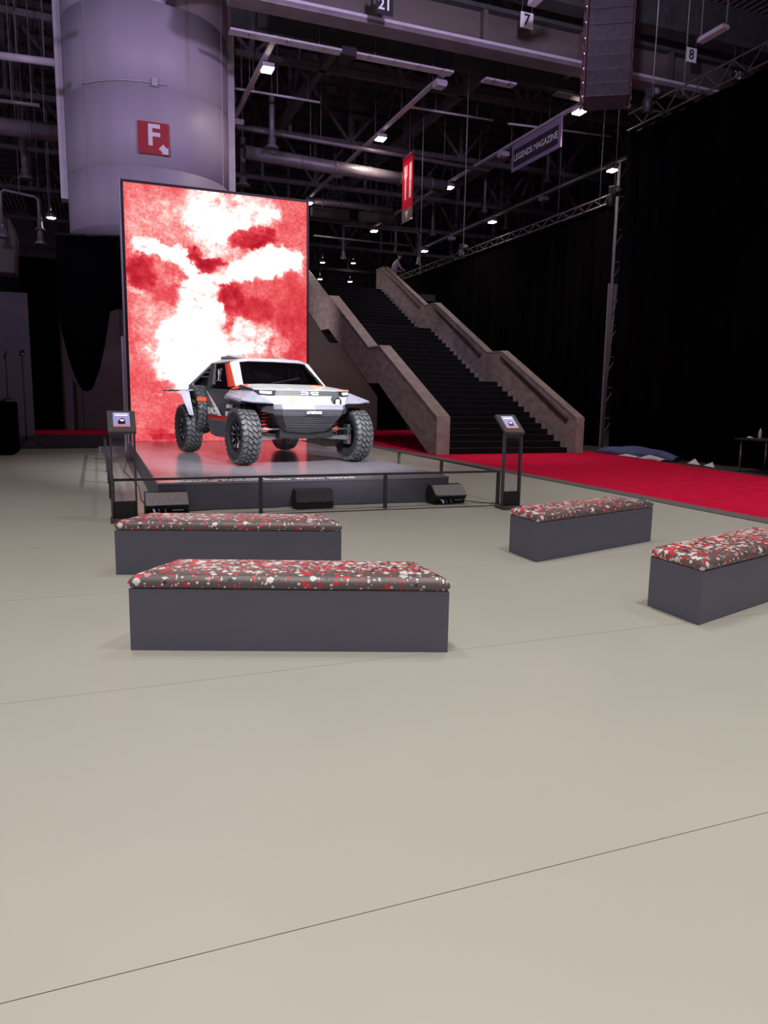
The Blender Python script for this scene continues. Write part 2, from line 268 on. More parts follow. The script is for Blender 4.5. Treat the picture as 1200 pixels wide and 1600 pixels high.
# ------------------------------------------------------------------ mesh helpers
class MB:
    def __init__(s): s.v = []; s.f = []; s.sm = []
    def add(s, vs, fs, smooth=False):
        n = len(s.v); s.v += [tuple(p) for p in vs]; s.f += [tuple(i+n for i in f) for f in fs]; s.sm += [smooth]*len(fs); return s
    def box(s, x0, x1, y0, y1, z0, z1, mtx=None):
        vs = [Vector((x, y, z)) for z in (z0, z1) for y in (y0, y1) for x in (x0, x1)]
        if mtx: vs = [mtx @ p for p in vs]
        return s.add(vs, [(0, 2, 3, 1), (4, 5, 7, 6), (0, 1, 5, 4), (2, 6, 7, 3), (0, 4, 6, 2), (1, 3, 7, 5)])
    def bar(s, a, b, w, h=None):                      # square bar from a to b
        a = Vector(a); b = Vector(b); h = h or w; d = (b-a).normalized()
        up = Vector((0, 0, 1)) if abs(d.z) < .95 else Vector((0, 1, 0))
        r = d.cross(up).normalized(); u = r.cross(d)
        vs = [p + r*i*w/2 + u*j*h/2 for p in (a, b) for i, j in ((-1, -1), (1, -1), (1, 1), (-1, 1))]
        return s.add(vs, [(3, 2, 1, 0), (4, 5, 6, 7)] + [(k, (k+1) % 4, 4+(k+1) % 4, 4+k) for k in range(4)])
    def tube(s, pts, r, n=8, closed=False):
        pts = [Vector(p) for p in pts]; rs = r if isinstance(r, (list, tuple)) else [r]*len(pts); vs = []; prev = None
        for i, p in enumerate(pts):
            d = (pts[min(i+1, len(pts)-1)]-pts[max(i-1, 0)]).normalized()
            if prev is None: ref = Vector((0, 0, 1)) if abs(d.z) < .9 else Vector((1, 0, 0)); a = d.cross(ref).normalized()
            else: a = (prev - d*prev.dot(d)).normalized()
            prev = a; b = d.cross(a)
            vs += [p + (a*math.cos(t)+b*math.sin(t))*rs[i] for t in [2*math.pi*k/n for k in range(n)]]
        fs = [(i*n+k, i*n+(k+1) % n, (i+1)*n+(k+1) % n, (i+1)*n+k) for i in range(len(pts)-1) for k in range(n)]
        s.add(vs, fs, True); base = len(s.v)-len(vs)
        s.f += [tuple(base+k for k in reversed(range(n))), tuple(base+(len(pts)-1)*n+k for k in range(n))]; s.sm += [False, False]
        return s
    def lathe(s, prof, n=24, mtx=None, a0=0.0, a1=2*math.pi):       # prof: (radius, height) about Z
        full = abs(a1-a0-2*math.pi) < 1e-6; m = n if full else n+1; vs = []
        for r, h in prof:
            for k in range(m):
                t = a0+(a1-a0)*k/n; p = Vector((r*math.cos(t), r*math.sin(t), h)); vs.append(mtx @ p if mtx else p)
        fs = []
        for i in range(len(prof)-1):
            for k in range(n):
                k2 = (k+1) % m; fs.append((i*m+k, i*m+k2, (i+1)*m+k2, (i+1)*m+k))
        return s.add(vs, fs, True)
    def prism(s, poly, axis, a, b):                    # polygon in the plane across axis, from a to b
        def P(u, v, t): return {'x': (t, u, v), 'y': (u, t, v), 'z': (u, v, t)}[axis]
        n = len(poly); vs = [P(u, v, a) for u, v in poly]+[P(u, v, b) for u, v in poly]
        return s.add(vs, [tuple(range(n)), tuple(range(2*n-1, n-1, -1))]+[(k, n+k, n+(k+1) % n, (k+1) % n) for k in range(n)])
    def build(s, name, material, parent=None, bevel=0.0, thick=0.0, loc=None, fix=True, seg=2):
        me = bpy.data.meshes.new(name); me.from_pydata(s.v, [], s.f)
        me.polygons.foreach_set('use_smooth', s.sm); me.update()
        if fix:
            bm = bmesh.new(); bm.from_mesh(me); bmesh.ops.recalc_face_normals(bm, faces=bm.faces); bm.to_mesh(me); bm.free()
        me.materials.append(material)
        o = bpy.data.objects.new(name, me); COL.objects.link(o)
        if parent: o.parent = parent
        if loc: o.location = loc
        if thick:
            md = o.modifiers.new('thickness', 'SOLIDIFY'); md.thickness = thick; md.offset = 0
        if bevel:
            md = o.modifiers.new('edges', 'BEVEL'); md.width = bevel; md.segments = seg; md.limit_method = 'ANGLE'; md.angle_limit = R(35)
        return o
def tag(o, label=None, cat=None, group=None, kind=None):
    if label: o['label'] = label
    if cat: o['category'] = cat
    if group: o['group'] = group
    if kind: o['kind'] = kind
    return o
def thing(name, label, cat, loc=(0, 0, 0), rz=0.0, group=None):
    o = bpy.data.objects.new(name, None); COL.objects.link(o); o.location = loc; o.rotation_euler = (0, 0, rz); o.empty_display_size = .1
    return tag(o, label, cat, group)
def copy_tree(o, parent=None):
    c = o.copy(); COL.objects.link(c)
    if parent: c.parent = parent
    for ch in list(o.children): copy_tree(ch, c)
    return c
def text(name, body, size, material, parent, mtx, extrude=0.002, align='CENTER', offset=0.0, sx=1.0, shear=0.0):
    cu = bpy.data.curves.new(name, 'FONT'); cu.body = body; cu.size = size; cu.extrude = extrude; cu.align_x = align; cu.align_y = 'CENTER'; cu.offset = offset; cu.shear = shear; cu.resolution_u = 3
    t = bpy.data.objects.new(name+'_tmp', cu); COL.objects.link(t)
    bpy.context.view_layer.update()
    me = bpy.data.meshes.new_from_object(t.evaluated_get(bpy.context.evaluated_depsgraph_get()))
    bpy.data.objects.remove(t); bpy.data.curves.remove(cu)
    me.transform(mtx @ Matrix.Diagonal((sx, 1, 1, 1))); me.materials.clear(); me.materials.append(material)
    o = bpy.data.objects.new(name, me); COL.objects.link(o)
    if parent: o.parent = parent
    return o
def face_y(x, y, z, rz=0.0, tilt=0.0):      # text standing upright, reading from -Y
    return Matrix.Translation((x, y, z)) @ Matrix.Rotation(rz, 4, 'Z') @ Matrix.Rotation(R(90)-tilt, 4, 'X')

# ------------------------------------------------------------------ floor
fl = MB().box(-16, 30, -8, 64, -0.30, -0.006).build('floor', M['slab']); tag(fl, 'dark hall floor beyond the pale sheets', kind='structure')
SEAM = 1.90
for k in range(-4, 10):
    y0 = SEAM+2.04*k; y1 = min(y0+2.04, 22.2)
    if y0 > 21: continue
    MB().box(-15.5, 8.12, y0+.0018, y1-.0018, -0.006, 0).build('floor_sheet', M['floor'], fl)

# red carpet with grey edging strip
cp = thing('red_carpet', 'long bright red carpet running past the stage to the stairs', 'carpet', (8.46, 3, 0))
MB().prism([(8.46, 2.0), (12.0, 2.0), (14.15, 18.3), (14.15, 33.5), (-9, 33.5), (-9, 29.6), (8.46, 29.6)], 'z', -.006, 0.006).build('pile', M['carpet'], cp).location = (-8.46, -3, 0)
MB().prism([(8.13, 2.0), (8.455, 2.0), (8.455, 29.0), (8.13, 29.0)], 'z', -.006, 0.010).build('edge_strip', M['carpet_edge'], cp, bevel=.003).location = (-8.46, -3, 0)

# ------------------------------------------------------------------ benches (trapezoid seats)
def bench(loc, rz, label):
    L, D, I, H, T = 1.94, .505, .16, .387, .085
    t = thing('bench', label, 'bench', (loc[0], loc[1], 0), rz, 'trapezoid cushioned benches')
    def ring(e, z): # footprint shrunk by e
        return [(e, e, z), (L-e, e, z), (L-I-e*1.05, D-e, z), (I+e*1.05, D-e, z)]
    v = ring(0, 0)+ring(0, H); fs = [(0, 1, 5, 4), (1, 2, 6, 5), (2, 3, 7, 6), (3, 0, 4, 7), (4, 5, 6, 7), (3, 2, 1, 0)]
    MB().add(v, fs).build('body', M['bench'], t, bevel=.003)
    rings = [ring(.012, H), ring(-.006, H+.012), ring(-.008, H+.035), ring(.004, H+.060), ring(.028, H+.078), ring(.07, H+T), ring(.12, H+T+.004)]
    vs = [p for r in rings for p in r]; fs = []
    for i in range(len(rings)-1):
        for k in range(4): fs.append((i*4+k, i*4+(k+1) % 4, i*4+4+(k+1) % 4, i*4+4+k))
    n = (len(rings)-1)*4; fs += [(n, n+1, n+2, n+3), (3, 2, 1, 0)]
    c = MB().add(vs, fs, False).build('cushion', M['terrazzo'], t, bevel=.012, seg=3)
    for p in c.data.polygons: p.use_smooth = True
    return t
bench((0.133, 4.564), -0.341, 'grey bench with speckled cushion, nearest of all in front of the stage')
bench((0.096, 6.597), -0.301, 'grey bench with speckled cushion directly behind the nearest bench')
bench((3.902, 5.946), 0.293, 'grey bench with speckled cushion standing beside the right tablet stand')
bench((3.891, 3.857), 0.298, 'grey bench with speckled cushion cut off by the right picture edge')

# ------------------------------------------------------------------ stage
SX0, SX1, SY0, SY1, SZ = 0.71, 4.98, 10.08, 19.02, 0.38
st = thing('stage_platform', 'low dark grey platform carrying the rally car', 'stage', (SX0, SY0, 0))
def stp(o): o.location = (-SX0, -SY0, 0); return o
stp(MB().box(SX0+.005, SX1-.005, SY0+.005, SY1-.005, 0, SZ-.03).build('skirt', M['stage_side'], st))
stp(MB().box(SX0, SX1, SY0, SY1, SZ-.03, SZ).build('deck', M['stage'], st, bevel=.004))
fm = lambda x, y: Matrix.Translation((x, y, SZ+.0005))
stp(text('lettering', 'Dacia Sandrider', .20, M['white'], st, fm(.95, 10.40), .0008, 'LEFT', .008, 1.0))
stp(text('lettering', 'Racing Dakar Rally from 2025', .20, M['white'], st, fm(.95, 10.20), .0008, 'LEFT', .008, 1.06))

# LED wall
lw = thing('led_wall', 'tall glowing screen of red and white smoke behind the car', 'screen', (LED_X0, LED_Y, 0))
def lwp(o): o.location = (-LED_X0, -LED_Y, 0); return o
scr = MB().add([(0, 0, 0), (LED_X1-LED_X0, 0, 0), (LED_X1-LED_X0, 0, LED_Z1-LED_Z0), (0, 0, LED_Z1-LED_Z0)], [(0, 1, 2, 3)]).build('picture', M['led'], lw, fix=False)
scr.location = (0, -.004, LED_Z0)
lwp(MB().box(LED_X0-.05, LED_X1+.05, LED_Y, LED_Y+.5, 0.0, LED_Z1+.05).build('cabinet', M['steel_grey'], lw, bevel=.004))
for x0, x1, z0, z1 in ((LED_X0-.05, LED_X0, .0, LED_Z1+.05), (LED_X1, LED_X1+.05, .0, LED_Z1+.05), (LED_X0, LED_X1, LED_Z1, LED_Z1+.05), (LED_X0, LED_X1, 0.0, LED_Z0)):
    lwp(MB().box(x0, x1, LED_Y-.05, LED_Y, z0, z1).build('frame', M['black'], lw))
MB().box(-.09, -.06, .02, .48, 0.0, LED_Z1+.05).build('side_cladding', M['white_metal'], lw)
MB().box(-.16, -.10, .2, .32, 0.0, 2.9).build('rear_prop', M['white_metal'], lw)

# barrier rail round the stage
br = thing('barrier_rail', 'low dark steel barrier rail around the stage', 'railing', (0.14, 9.58, 0))
BX0, BX1, BY0, BY1, BZ = .14, 5.55, 9.58, 19.3, .505
def brp(o): o.location = (-.14, -9.58, 0); return o
for a, b in (((BX0-.02, BY0), (BX1+.02, BY0)), ((BX0, BY0), (BX0, BY1)), ((BX1, BY0), (BX1, BY1))):
    brp(MB().bar((a[0], a[1], BZ-.015), (b[0], b[1], BZ-.015), .045, .03).build('top_rail', M['steel_grey'], br, bevel=.003))
for x in (BX0, 1.973, 3.74, BX1): brp(MB().bar((x, BY0, 0), (x, BY0, BZ-.03), .045).build('post', M['steel_grey'], br))
for y in (11.55, 13.5, 15.45, 17.4, 19.28):
    for x in (BX0, BX1): brp(MB().bar((x, y, 0), (x, y, BZ-.03), .045).build('post', M['steel_grey'], br))

# ------------------------------------------------------------------ tablet stands
def kiosk(x, y, label):
    t = thing('tablet_stand', label, 'tablet stand', (x, y, 0), 0, 'tablet stands by the barrier')
    MB().box(-.17, .17, -.13, .15, 0, .045).build('base', M['kiosk'], t, bevel=.004)
    MB().box(-.135, .135, -.03, .03, .045, .25).build('foot_box', M['black'], t, bevel=.003)
    for sx in (-1, 1): MB().box(sx*.135-.012, sx*.135+.012, -.03, .03, .045, 1.07).build('post', M['kiosk'], t)
    MB().box(-.123, .123, -.004, .004, .25, 1.07).build('glass_pane', M['glass'], t)
    hm = Matrix.Translation((0, -.05, 1.08)) @ Matrix.Rotation(R(-52), 4, 'X')
    h = MB().box(-.16, .16, -.02, .02, 0, .39, hm).build('tablet_head', M['kiosk'], t, bevel=.006)
    def hp(o): return o
    MB().box(-.095, .095, -.024, -.019, .09, .345, hm).build('screen', M['screen'], h)
    MB().box(-.095, .095, -.0255, -.0235, .09, .115, hm).build('screen_strip', M['screen_red'], h)
    MB().box(-.075, .075, -.0255, -.0235, .287, .305, hm).build('screen_headline', M['screen_white'], h)
    MB().box(-.08, .08, -.0255, -.0235, .325, .331, hm).build('screen_headline', M['screen_white'], h)
    q = MB()
    q.add([hm @ Vector((a, -.0255, b)) for a, b in ((-.04, .13), (.04, .13), (.043, .18), (.03, .235), (.005, .245), (-.03, .2), (-.043, .175))], [tuple(range(7))])
    q.build('screen_car_picture', M['screen_dark'], h, thick=.001)
    MB().box(-.012, .026, -.027, -.026, .185, .215, hm).build('screen_car_highlight', M['screen_white'], h)
    return t
kiosk(5.48, 9.10, 'slim glass tablet stand at the right barrier corner by the stairs')
kiosk(0.27, 9.38, 'slim glass tablet stand at the left barrier corner behind a bench')

# ------------------------------------------------------------------ floor monitors
def monitor(x, y, rz, label, back):
    t = thing('stage_monitor', label, 'loudspeaker', (x, y, 0), rz, 'wedge loudspeakers along the stage front')
    W2 = .27
    if not back:   # dark flat front seen towards the hall
        prof = [(-.13, .02), (-.13, .10), (-.10, .26), (.06, .27), (.16, .15), (.14, .02)]
    else:          # lid side slopes towards the viewer
        prof = [(-.10, .03), (-.175, .125), (-.03, .27), (.08, .285), (.15, .12), (.13, .03)]
    MB().prism(prof, 'x', -W2, W2).build('cabinet', M['black'], t, bevel=.006)
    a = prof[1]; b = prof[2]; q = MB()
    d = Vector((0, b[0]-a[0], b[1]-a[1])).normalized(); nrm = Vector((0, -d.z, d.y))
    pa = Vector((0, *a)); pb = Vector((0, *b))
    q.add([(sx*(W2-.006), *(p+nrm*.006).yz) for p, sx in ((pa, -1), (pa, 1), (pb, 1), (pb, -1))], [(0, 1, 2, 3)])
    q.build('grille', M['speaker_lid' if back else 'speaker'], t, thick=.01)
    MB().box(-W2-.008, -W2, -.06, .06, 0, .10).build('bracket', M['black'], t)
    MB().box(W2, W2+.008, -.06, .06, 0, .10).build('bracket', M['black'], t)
    MB().box(-W2+.01, W2-.01, -.12, .12, 0, .03).build('foot', M['black'], t)
    if back:
        for k, (cx, m_) in enumerate(((-.17, 'white'), (-.11, 'plug_blue'), (-.03, 'grey_metal'))):
            MB().tube([(cx, -.11, .075), (cx, -.19, .07), (cx+.01, -.215, .03)], .014, 8).build('plug', M[m_], t)
        MB().box(.06, .20, -.15, -.12, .05, .065).build('handle', M['alu'], t)
    else:
        for cx, cz in ((-.13, .1), (.12, .1)): MB().tube([(cx, -.142, cz), (cx, -.132, cz)], .008, 8).build('screw', M['grey_metal'], t)
        MB().box(.17, .19, -.141, -.135, .15, .2).build('badge', M['grey_metal'], t)
    return t
monitor(0.80, 9.93, 0.0, 'black wedge loudspeaker with plugs, leftmost before the stage', True)
monitor(2.77, 9.90, 0.0, 'flat fronted black loudspeaker at the middle of the stage front', False)
monitor(4.83, 9.88, 0.10, 'black wedge loudspeaker with plugs at the right stage corner', True)
def cord(name, pts, label, r=.006):
    o = MB().tube(pts, r, 6).build(name, M['black'])
    c = o.data; return tag(o, label, 'cable')
cord('power_cable', [(1.08, 10.0, .007), (1.5, 10.045, .007), (1.9, 10.03, .007), (2.3, 10.04, .007), (2.46, 9.97, .03)], 'thin black cable on the floor from left to middle loudspeaker')
cord('power_cable', [(3.08, 9.98, .02), (3.5, 10.03, .007), (4.0, 10.05, .007), (4.4, 10.0, .007), (4.56, 9.95, .02)], 'thin black cable on the floor from middle to right loudspeaker')
cord('power_cable', [(5.12, 9.95, .02), (5.3, 9.8, .007), (5.55, 9.52, .007), (5.4, 9.40, .007), (4.4, 9.42, .007), (3.0, 9.45, .007), (1.6, 9.47, .007)], 'thin black cable lying before the barrier rail')
cord('power_cable', [(.64, 18.5, .007), (.45, 15.5, .007), (.60, 13.0, .007), (.55, 11.2, .007), (.62, 10.2, .02)], 'thin black cable along the left side of the stage')

# ------------------------------------------------------------------ rally car (local -Y is forward)
car = thing('off_road_car', 'white and grey rally raid buggy with big knobbly tyres on the stage', 'car', (3.04, 14.15, SZ), 0.176)
def P(name, vs, fs, m, thick=.02, parent=None, bevel=0.0):
    return MB().add(vs, fs).build(name, M[m], parent or car, bevel=bevel, thick=thick)
def both(name, vs, fs, m, thick=.02, bevel=0.0):      # the same panel on each flank, each its own part
    out = []
    for s_ in (-1, 1):
        out.append(P(name, [(x*s_, y, z) for x, y, z in vs], fs, m, thick, None, bevel))
    return out
def sym(h):                                          # half outline (x>=0, starting at centre) -> full
    return h + [(-x, y, z) for x, y, z in reversed(h) if x > 1e-6]
def strip(name, top, bot, m, thick=.02, parent=None, bevel=0):  # loft between two half rows mirrored
    T = [(-x, y, z) for x, y, z in reversed(top) if x > 1e-6]+top; B = [(-x, y, z) for x, y, z in reversed(bot) if x > 1e-6]+bot
    n = len(T); return P(name, T+B, [(k, k+1, n+k+1, n+k) for k in range(n-1)], m, thick, parent, bevel)

# front clip
ws_base = [(0, -.95, 1.365), (.50, -.93, 1.362), (.84, -.87, 1.345)]
hood_fr = [(0, -1.86, 1.262), (.55, -1.84, 1.262), (.90, -1.64, 1.272)]
hood = strip('hood', ws_base, hood_fr, 'car_white', .018)
band_t = [(0, -1.875, 1.258), (.55, -1.855, 1.258), (.90, -1.655, 1.265)]
band_b = [(0, -1.915, 1.160), (.56, -1.895, 1.160), (.82, -1.72, 1.168)]
strip('light_bar', band_t, band_b, 'car_dark', .012)
nose_t = [(0, -1.915, 1.160), (.56, -1.895, 1.160), (.80, -1.74, 1.165)]
nose_b = [(0, -2.10, 1.022), (.56, -2.05, 1.022), (.66, -1.93, 1.022)]
nose = strip('nose', nose_t, nose_b, 'car_white', .02)
lip_b = [(0, -2.125, .945), (.55, -2.075, .945), (.655, -1.94, .945)]
strip('nose_lip', nose_b, lip_b, 'car_silver', .02)
bb = [(0, -2.07, .86), (.54, -2.03, .86), (.64, -1.90, .86)]
bumper = strip('bumper', [(0, -2.12, .943), (.55, -2.07, .943), (.65, -1.935, .943)], bb, 'car_grey', .02)
gb = [(0, -1.93, .645), (.42, -1.89, .645), (.48, -1.78, .645)]
grille = strip('lower_grille', bb, gb, 'car_dark', .02)
for k in range(6):                                    # grille slats
    f = (k+.5)/6; lerp = lambda a, b: tuple(a[i]+(b[i]-a[i])*f for i in range(3))
    r0 = [lerp(a, b) for a, b in zip(bb, gb)]
    t_ = [(x, y-.012, z+.010) for x, y, z in r0]; b_ = [(x, y-.012, z-.010) for x, y, z in r0]
    strip('slat', t_, b_, 'car_dark', .012, grille)
sk = [(0, -1.66, .445), (.24, -1.63, .445), (.27, -1.56, .445)]
skid = strip('skid_plate', gb, sk, 'car_grey', .02)
P('skid_floor', sym(sk)+[(-.40, -1.0, .42), (.40, -1.0, .42)], [tuple(range(7))], 'car_dark', .02)
# bumper flanks going back to the wheel bay
both('bumper_flank', [(.655, -1.93, 1.02), (.64, -1.90, .86), (.48, -1.78, .645), (.27, -1.56, .445), (.40, -1.15, .43), (.55, -1.15, .7), (.66, -1.15, 1.02)], [(0, 1, 2, 3, 4, 5, 6)], 'car_dark', .02)
both('corner_bracket', [(.66, -1.94, .99), (.80, -1.78, 1.0), (.80, -1.74, .90), (.66, -1.92, .87)], [(0, 1, 2, 3)], 'car_dark', .03, .006)
# inner bay and chassis tub
MB().box(-.50, .50, -1.80, -.95, .46, 1.15).build('engine_bay', M['car_black'], car)
MB().prism([(-1.15, .42), (1.9, .45), (2.0, 1.15), (.9, 1.27), (-1.0, 1.24), (-1.15, .9)], 'x', -.60, .60).build('chassis_tub', M['car_black'], car)
MB().prism([(-1.05, .43), (.72, .43), (.80, .70), (.82, 1.26), (-.30, 1.24), (-1.05, 1.02)], 'x', -.835, .835).build('cabin_tub', M['car_black'], car)
# headlights, badge, fog lamp, lettering
for s_ in (-1, 1):
    hl = P('headlight', [(s_*.60, -1.872, 1.250), (s_*.875, -1.680, 1.255), (s_*.84, -1.710, 1.180), (s_*.62, -1.882, 1.175)], [(0, 1, 2, 3)], 'car_black', .03)
    P('lamp', [(s_*.66, -1.862, 1.236), (s_*.83, -1.735, 1.242), (s_*.82, -1.748, 1.200), (s_*.67, -1.862, 1.194)], [(0, 1, 2, 3)], 'headlight', .02, hl)
bd = MB()
for s_ in (-1, 1):
    bd.prism([(s_*.012, 1.215), (s_*.05, 1.243), (s_*.165, 1.243), (s_*.165, 1.222), (s_*.055, 1.222), (s_*.055, 1.208), (s_*.165, 1.208), (s_*.165, 1.187), (s_*.05, 1.187)], 'y', -1.925, -1.87)
bd.build('front_badge', M['white'], car, fix=True)
oc = lambda r, k=0: [(.46+r*math.cos(a+R(22.5)), 1.075+r*1.08*math.sin(a+R(22.5))) for a in [R(45)*q_ for q_ in range(8)]]
fog = MB().prism(oc(.095), 'y', -2.055, -1.93).build('fog_lamp', M['car_dark'], nose, bevel=.008)
MB().prism(oc(.072), 'y', -2.062, -2.05).build('fog_bezel', M['car_black'], fog)
MB().box(.425, .495, -2.075, -2.06, 1.03, 1.12).build('fog_lens', M['white'], fog)
text('bumper_lettering', 'aramco', .085, M['white'], bumper, face_y(0, -2.118, .903), .003, 'CENTER', .003, 1.1)
# orange and peach stripes on the nose and hood
def decal(vs, m, parent, t=.004): return P('stripe', vs, [tuple(range(len(vs)))], m, t, parent)
decal([(-.30, -1.925, 1.168), (-.36, -1.925, 1.168), (-.42, -2.075, 1.045), (-.35, -2.085, 1.04)], 'car_peach', nose)
decal([(.24, -1.925, 1.168), (.30, -1.92, 1.168), (.22, -2.00, 1.105), (-.10, -2.045, 1.07), (-.10, -2.055, 1.062), (.22, -2.02, 1.09)], 'car_peach', nose)
decal([(-.28, -1.84, 1.274), (-.34, -1.84, 1.274), (-.27, -1.5, 1.312), (-.21, -1.5, 1.312)], 'car_peach', hood)
decal([(.24, -1.84, 1.274), (.31, -1.84, 1.274), (.46, -1.2, 1.343), (.38, -1.2, 1.345)], 'car_peach', hood)
decal([(.52, -.96, 1.374), (.82, -.91, 1.360), (.60, -1.05, 1.362)], 'car_orange', hood)
decal([(-.86, -1.25, 1.318), (-.74, -.98, 1.362), (-.82, -.93, 1.353)], 'car_orange', hood)
decal([(.885, -1.65, 1.286), (.80, -1.70, 1.284), (.70, -1.50, 1.304), (.84, -1.40, 1.302)], 'car_orange', hood)
# hood flanks down to the wings
both('hood_flank', [(.84, -.87, 1.345), (.905, -1.64, 1.272), (.86, -1.68, 1.18), (.86, -.60, 1.22)], [(0, 1, 2, 3)], 'car_dark', .015)
# front wings
wing_v = [(.83, -.26, 1.255), (.88, -1.62, 1.235), (.80, -1.86, 1.045), (.66, -1.95, 1.03), (1.0, -1.92, 1.055), (1.20, -1.87, 1.085), (1.22, -1.42, 1.135), (1.15, -.98, 1.16), (1.00, -.72, 1.21)]
for o in both('front_wing', wing_v, [(0, 1, 7, 8), (1, 6, 7), (1, 5, 6), (1, 4, 5), (1, 2, 4), (1, 3, 2)], 'car_silver', .028, .006):
    s_ = -1 if o.data.vertices[0].co.x < 0 else 1
    P('wing_edge', [(s_*1.21, -1.86, 1.08), (s_*1.23, -1.42, 1.13), (s_*1.16, -.97, 1.155), (s_*1.16, -.97, 1.09), (s_*1.20, -1.42, 1.085), (s_*1.18, -1.82, 1.045)], [(0, 1, 4, 5), (1, 2, 3, 4)], 'car_silver', .02, o)
    P('wing_liner', [(s_*.62, -1.90, 1.03), (s_*1.18, -1.84, 1.045), (s_*1.19, -1.0, 1.09), (s_*.62, -1.0, 1.12)], [(0, 1, 2, 3)], 'car_black', .015, o)
# windscreen and pillars
roof_f = [(0, -.36, 1.795), (.50, -.345, 1.79), (.70, -.30, 1.765)]
strip('windscreen', [(0, -.385, 1.775), (.50, -.37, 1.77), (.665, -.335, 1.75)], [(0, -.945, 1.375), (.50, -.925, 1.372), (.80, -.875, 1.357)], 'car_glass', .012)
P('wiper', [(-.30, -.955, 1.385), (.35, -.78, 1.50), (.35, -.775, 1.49), (-.30, -.95, 1.372)], [(0, 1, 2, 3)], 'car_black', .012)
for o in both('a_pillar', [(.665, -.34, 1.765), (.80, -.90, 1.35), (.865, -.72, 1.31), (.79, -.22, 1.745), (.72, -.30, 1.775)], [(0, 1, 2, 3, 4)], 'car_white', .03, .004):
    s_ = -1 if o.data.vertices[0].co.x < 0 else 1
    P('pillar_stripe', [(s_*.842, -.69, 1.33), (s_*.885, -.50, 1.275), (s_*.892, -.80, 1.268), (s_*.872, -.95, 1.30)], [(0, 1, 2, 3)], 'car_orange', .012, o)
    P('pillar_stripe', [(s_*.80, -.21, 1.742), (s_*.872, -.66, 1.325), (s_*.882, -.46, 1.31), (s_*.808, -.08, 1.74)], [(0, 1, 2, 3)], 'car_orange', .012, o)
    P('pillar_stripe', [(s_*.808, -.08, 1.74), (s_*.882, -.46, 1.31), (s_*.884, -.36, 1.305), (s_*.81, .0, 1.738)], [(0, 1, 2, 3)], 'car_red', .011, o)
# roof
rf = strip('roof', [(0, 1.0, 1.865), (.52, .98, 1.855), (.79, .85, 1.755)], [(0, -.36, 1.83), (.52, -.34, 1.822), (.74, -.27, 1.765)], 'car_roof', .03, None, .004)
strip('roof_brow', [(0, -.36, 1.83), (.52, -.34, 1.822), (.74, -.27, 1.765)], [(0, -.385, 1.785), (.50, -.37, 1.78), (.68, -.325, 1.757)], 'car_roof', .012, rf)
MB().prism([(.15, 1.86), (1.0, 1.865), (.95, 1.91), (.45, 1.915)], 'x', -.56, -.38).build('roof_scoop', M['car_roof'], rf, bevel=.01)
MB().prism([(.15, 1.86), (1.0, 1.865), (.95, 1.91), (.45, 1.915)], 'x', .38, .56).build('roof_scoop', M['car_roof'], rf, bevel=.01)
# rear deck sloping down
strip('rear_deck', [(0, 1.0, 1.865), (.52, .98, 1.855), (.79, .85, 1.755)], [(0, 2.1, 1.42), (.60, 2.08, 1.41), (.88, 1.92, 1.38)], 'car_roof', .02)
strip('tail_panel', [(0, 2.1, 1.42), (.60, 2.08, 1.41), (.88, 1.92, 1.38)], [(0, 2.0, .9), (.60, 1.98, .9), (.86, 1.90, .95)], 'car_dark', .02)
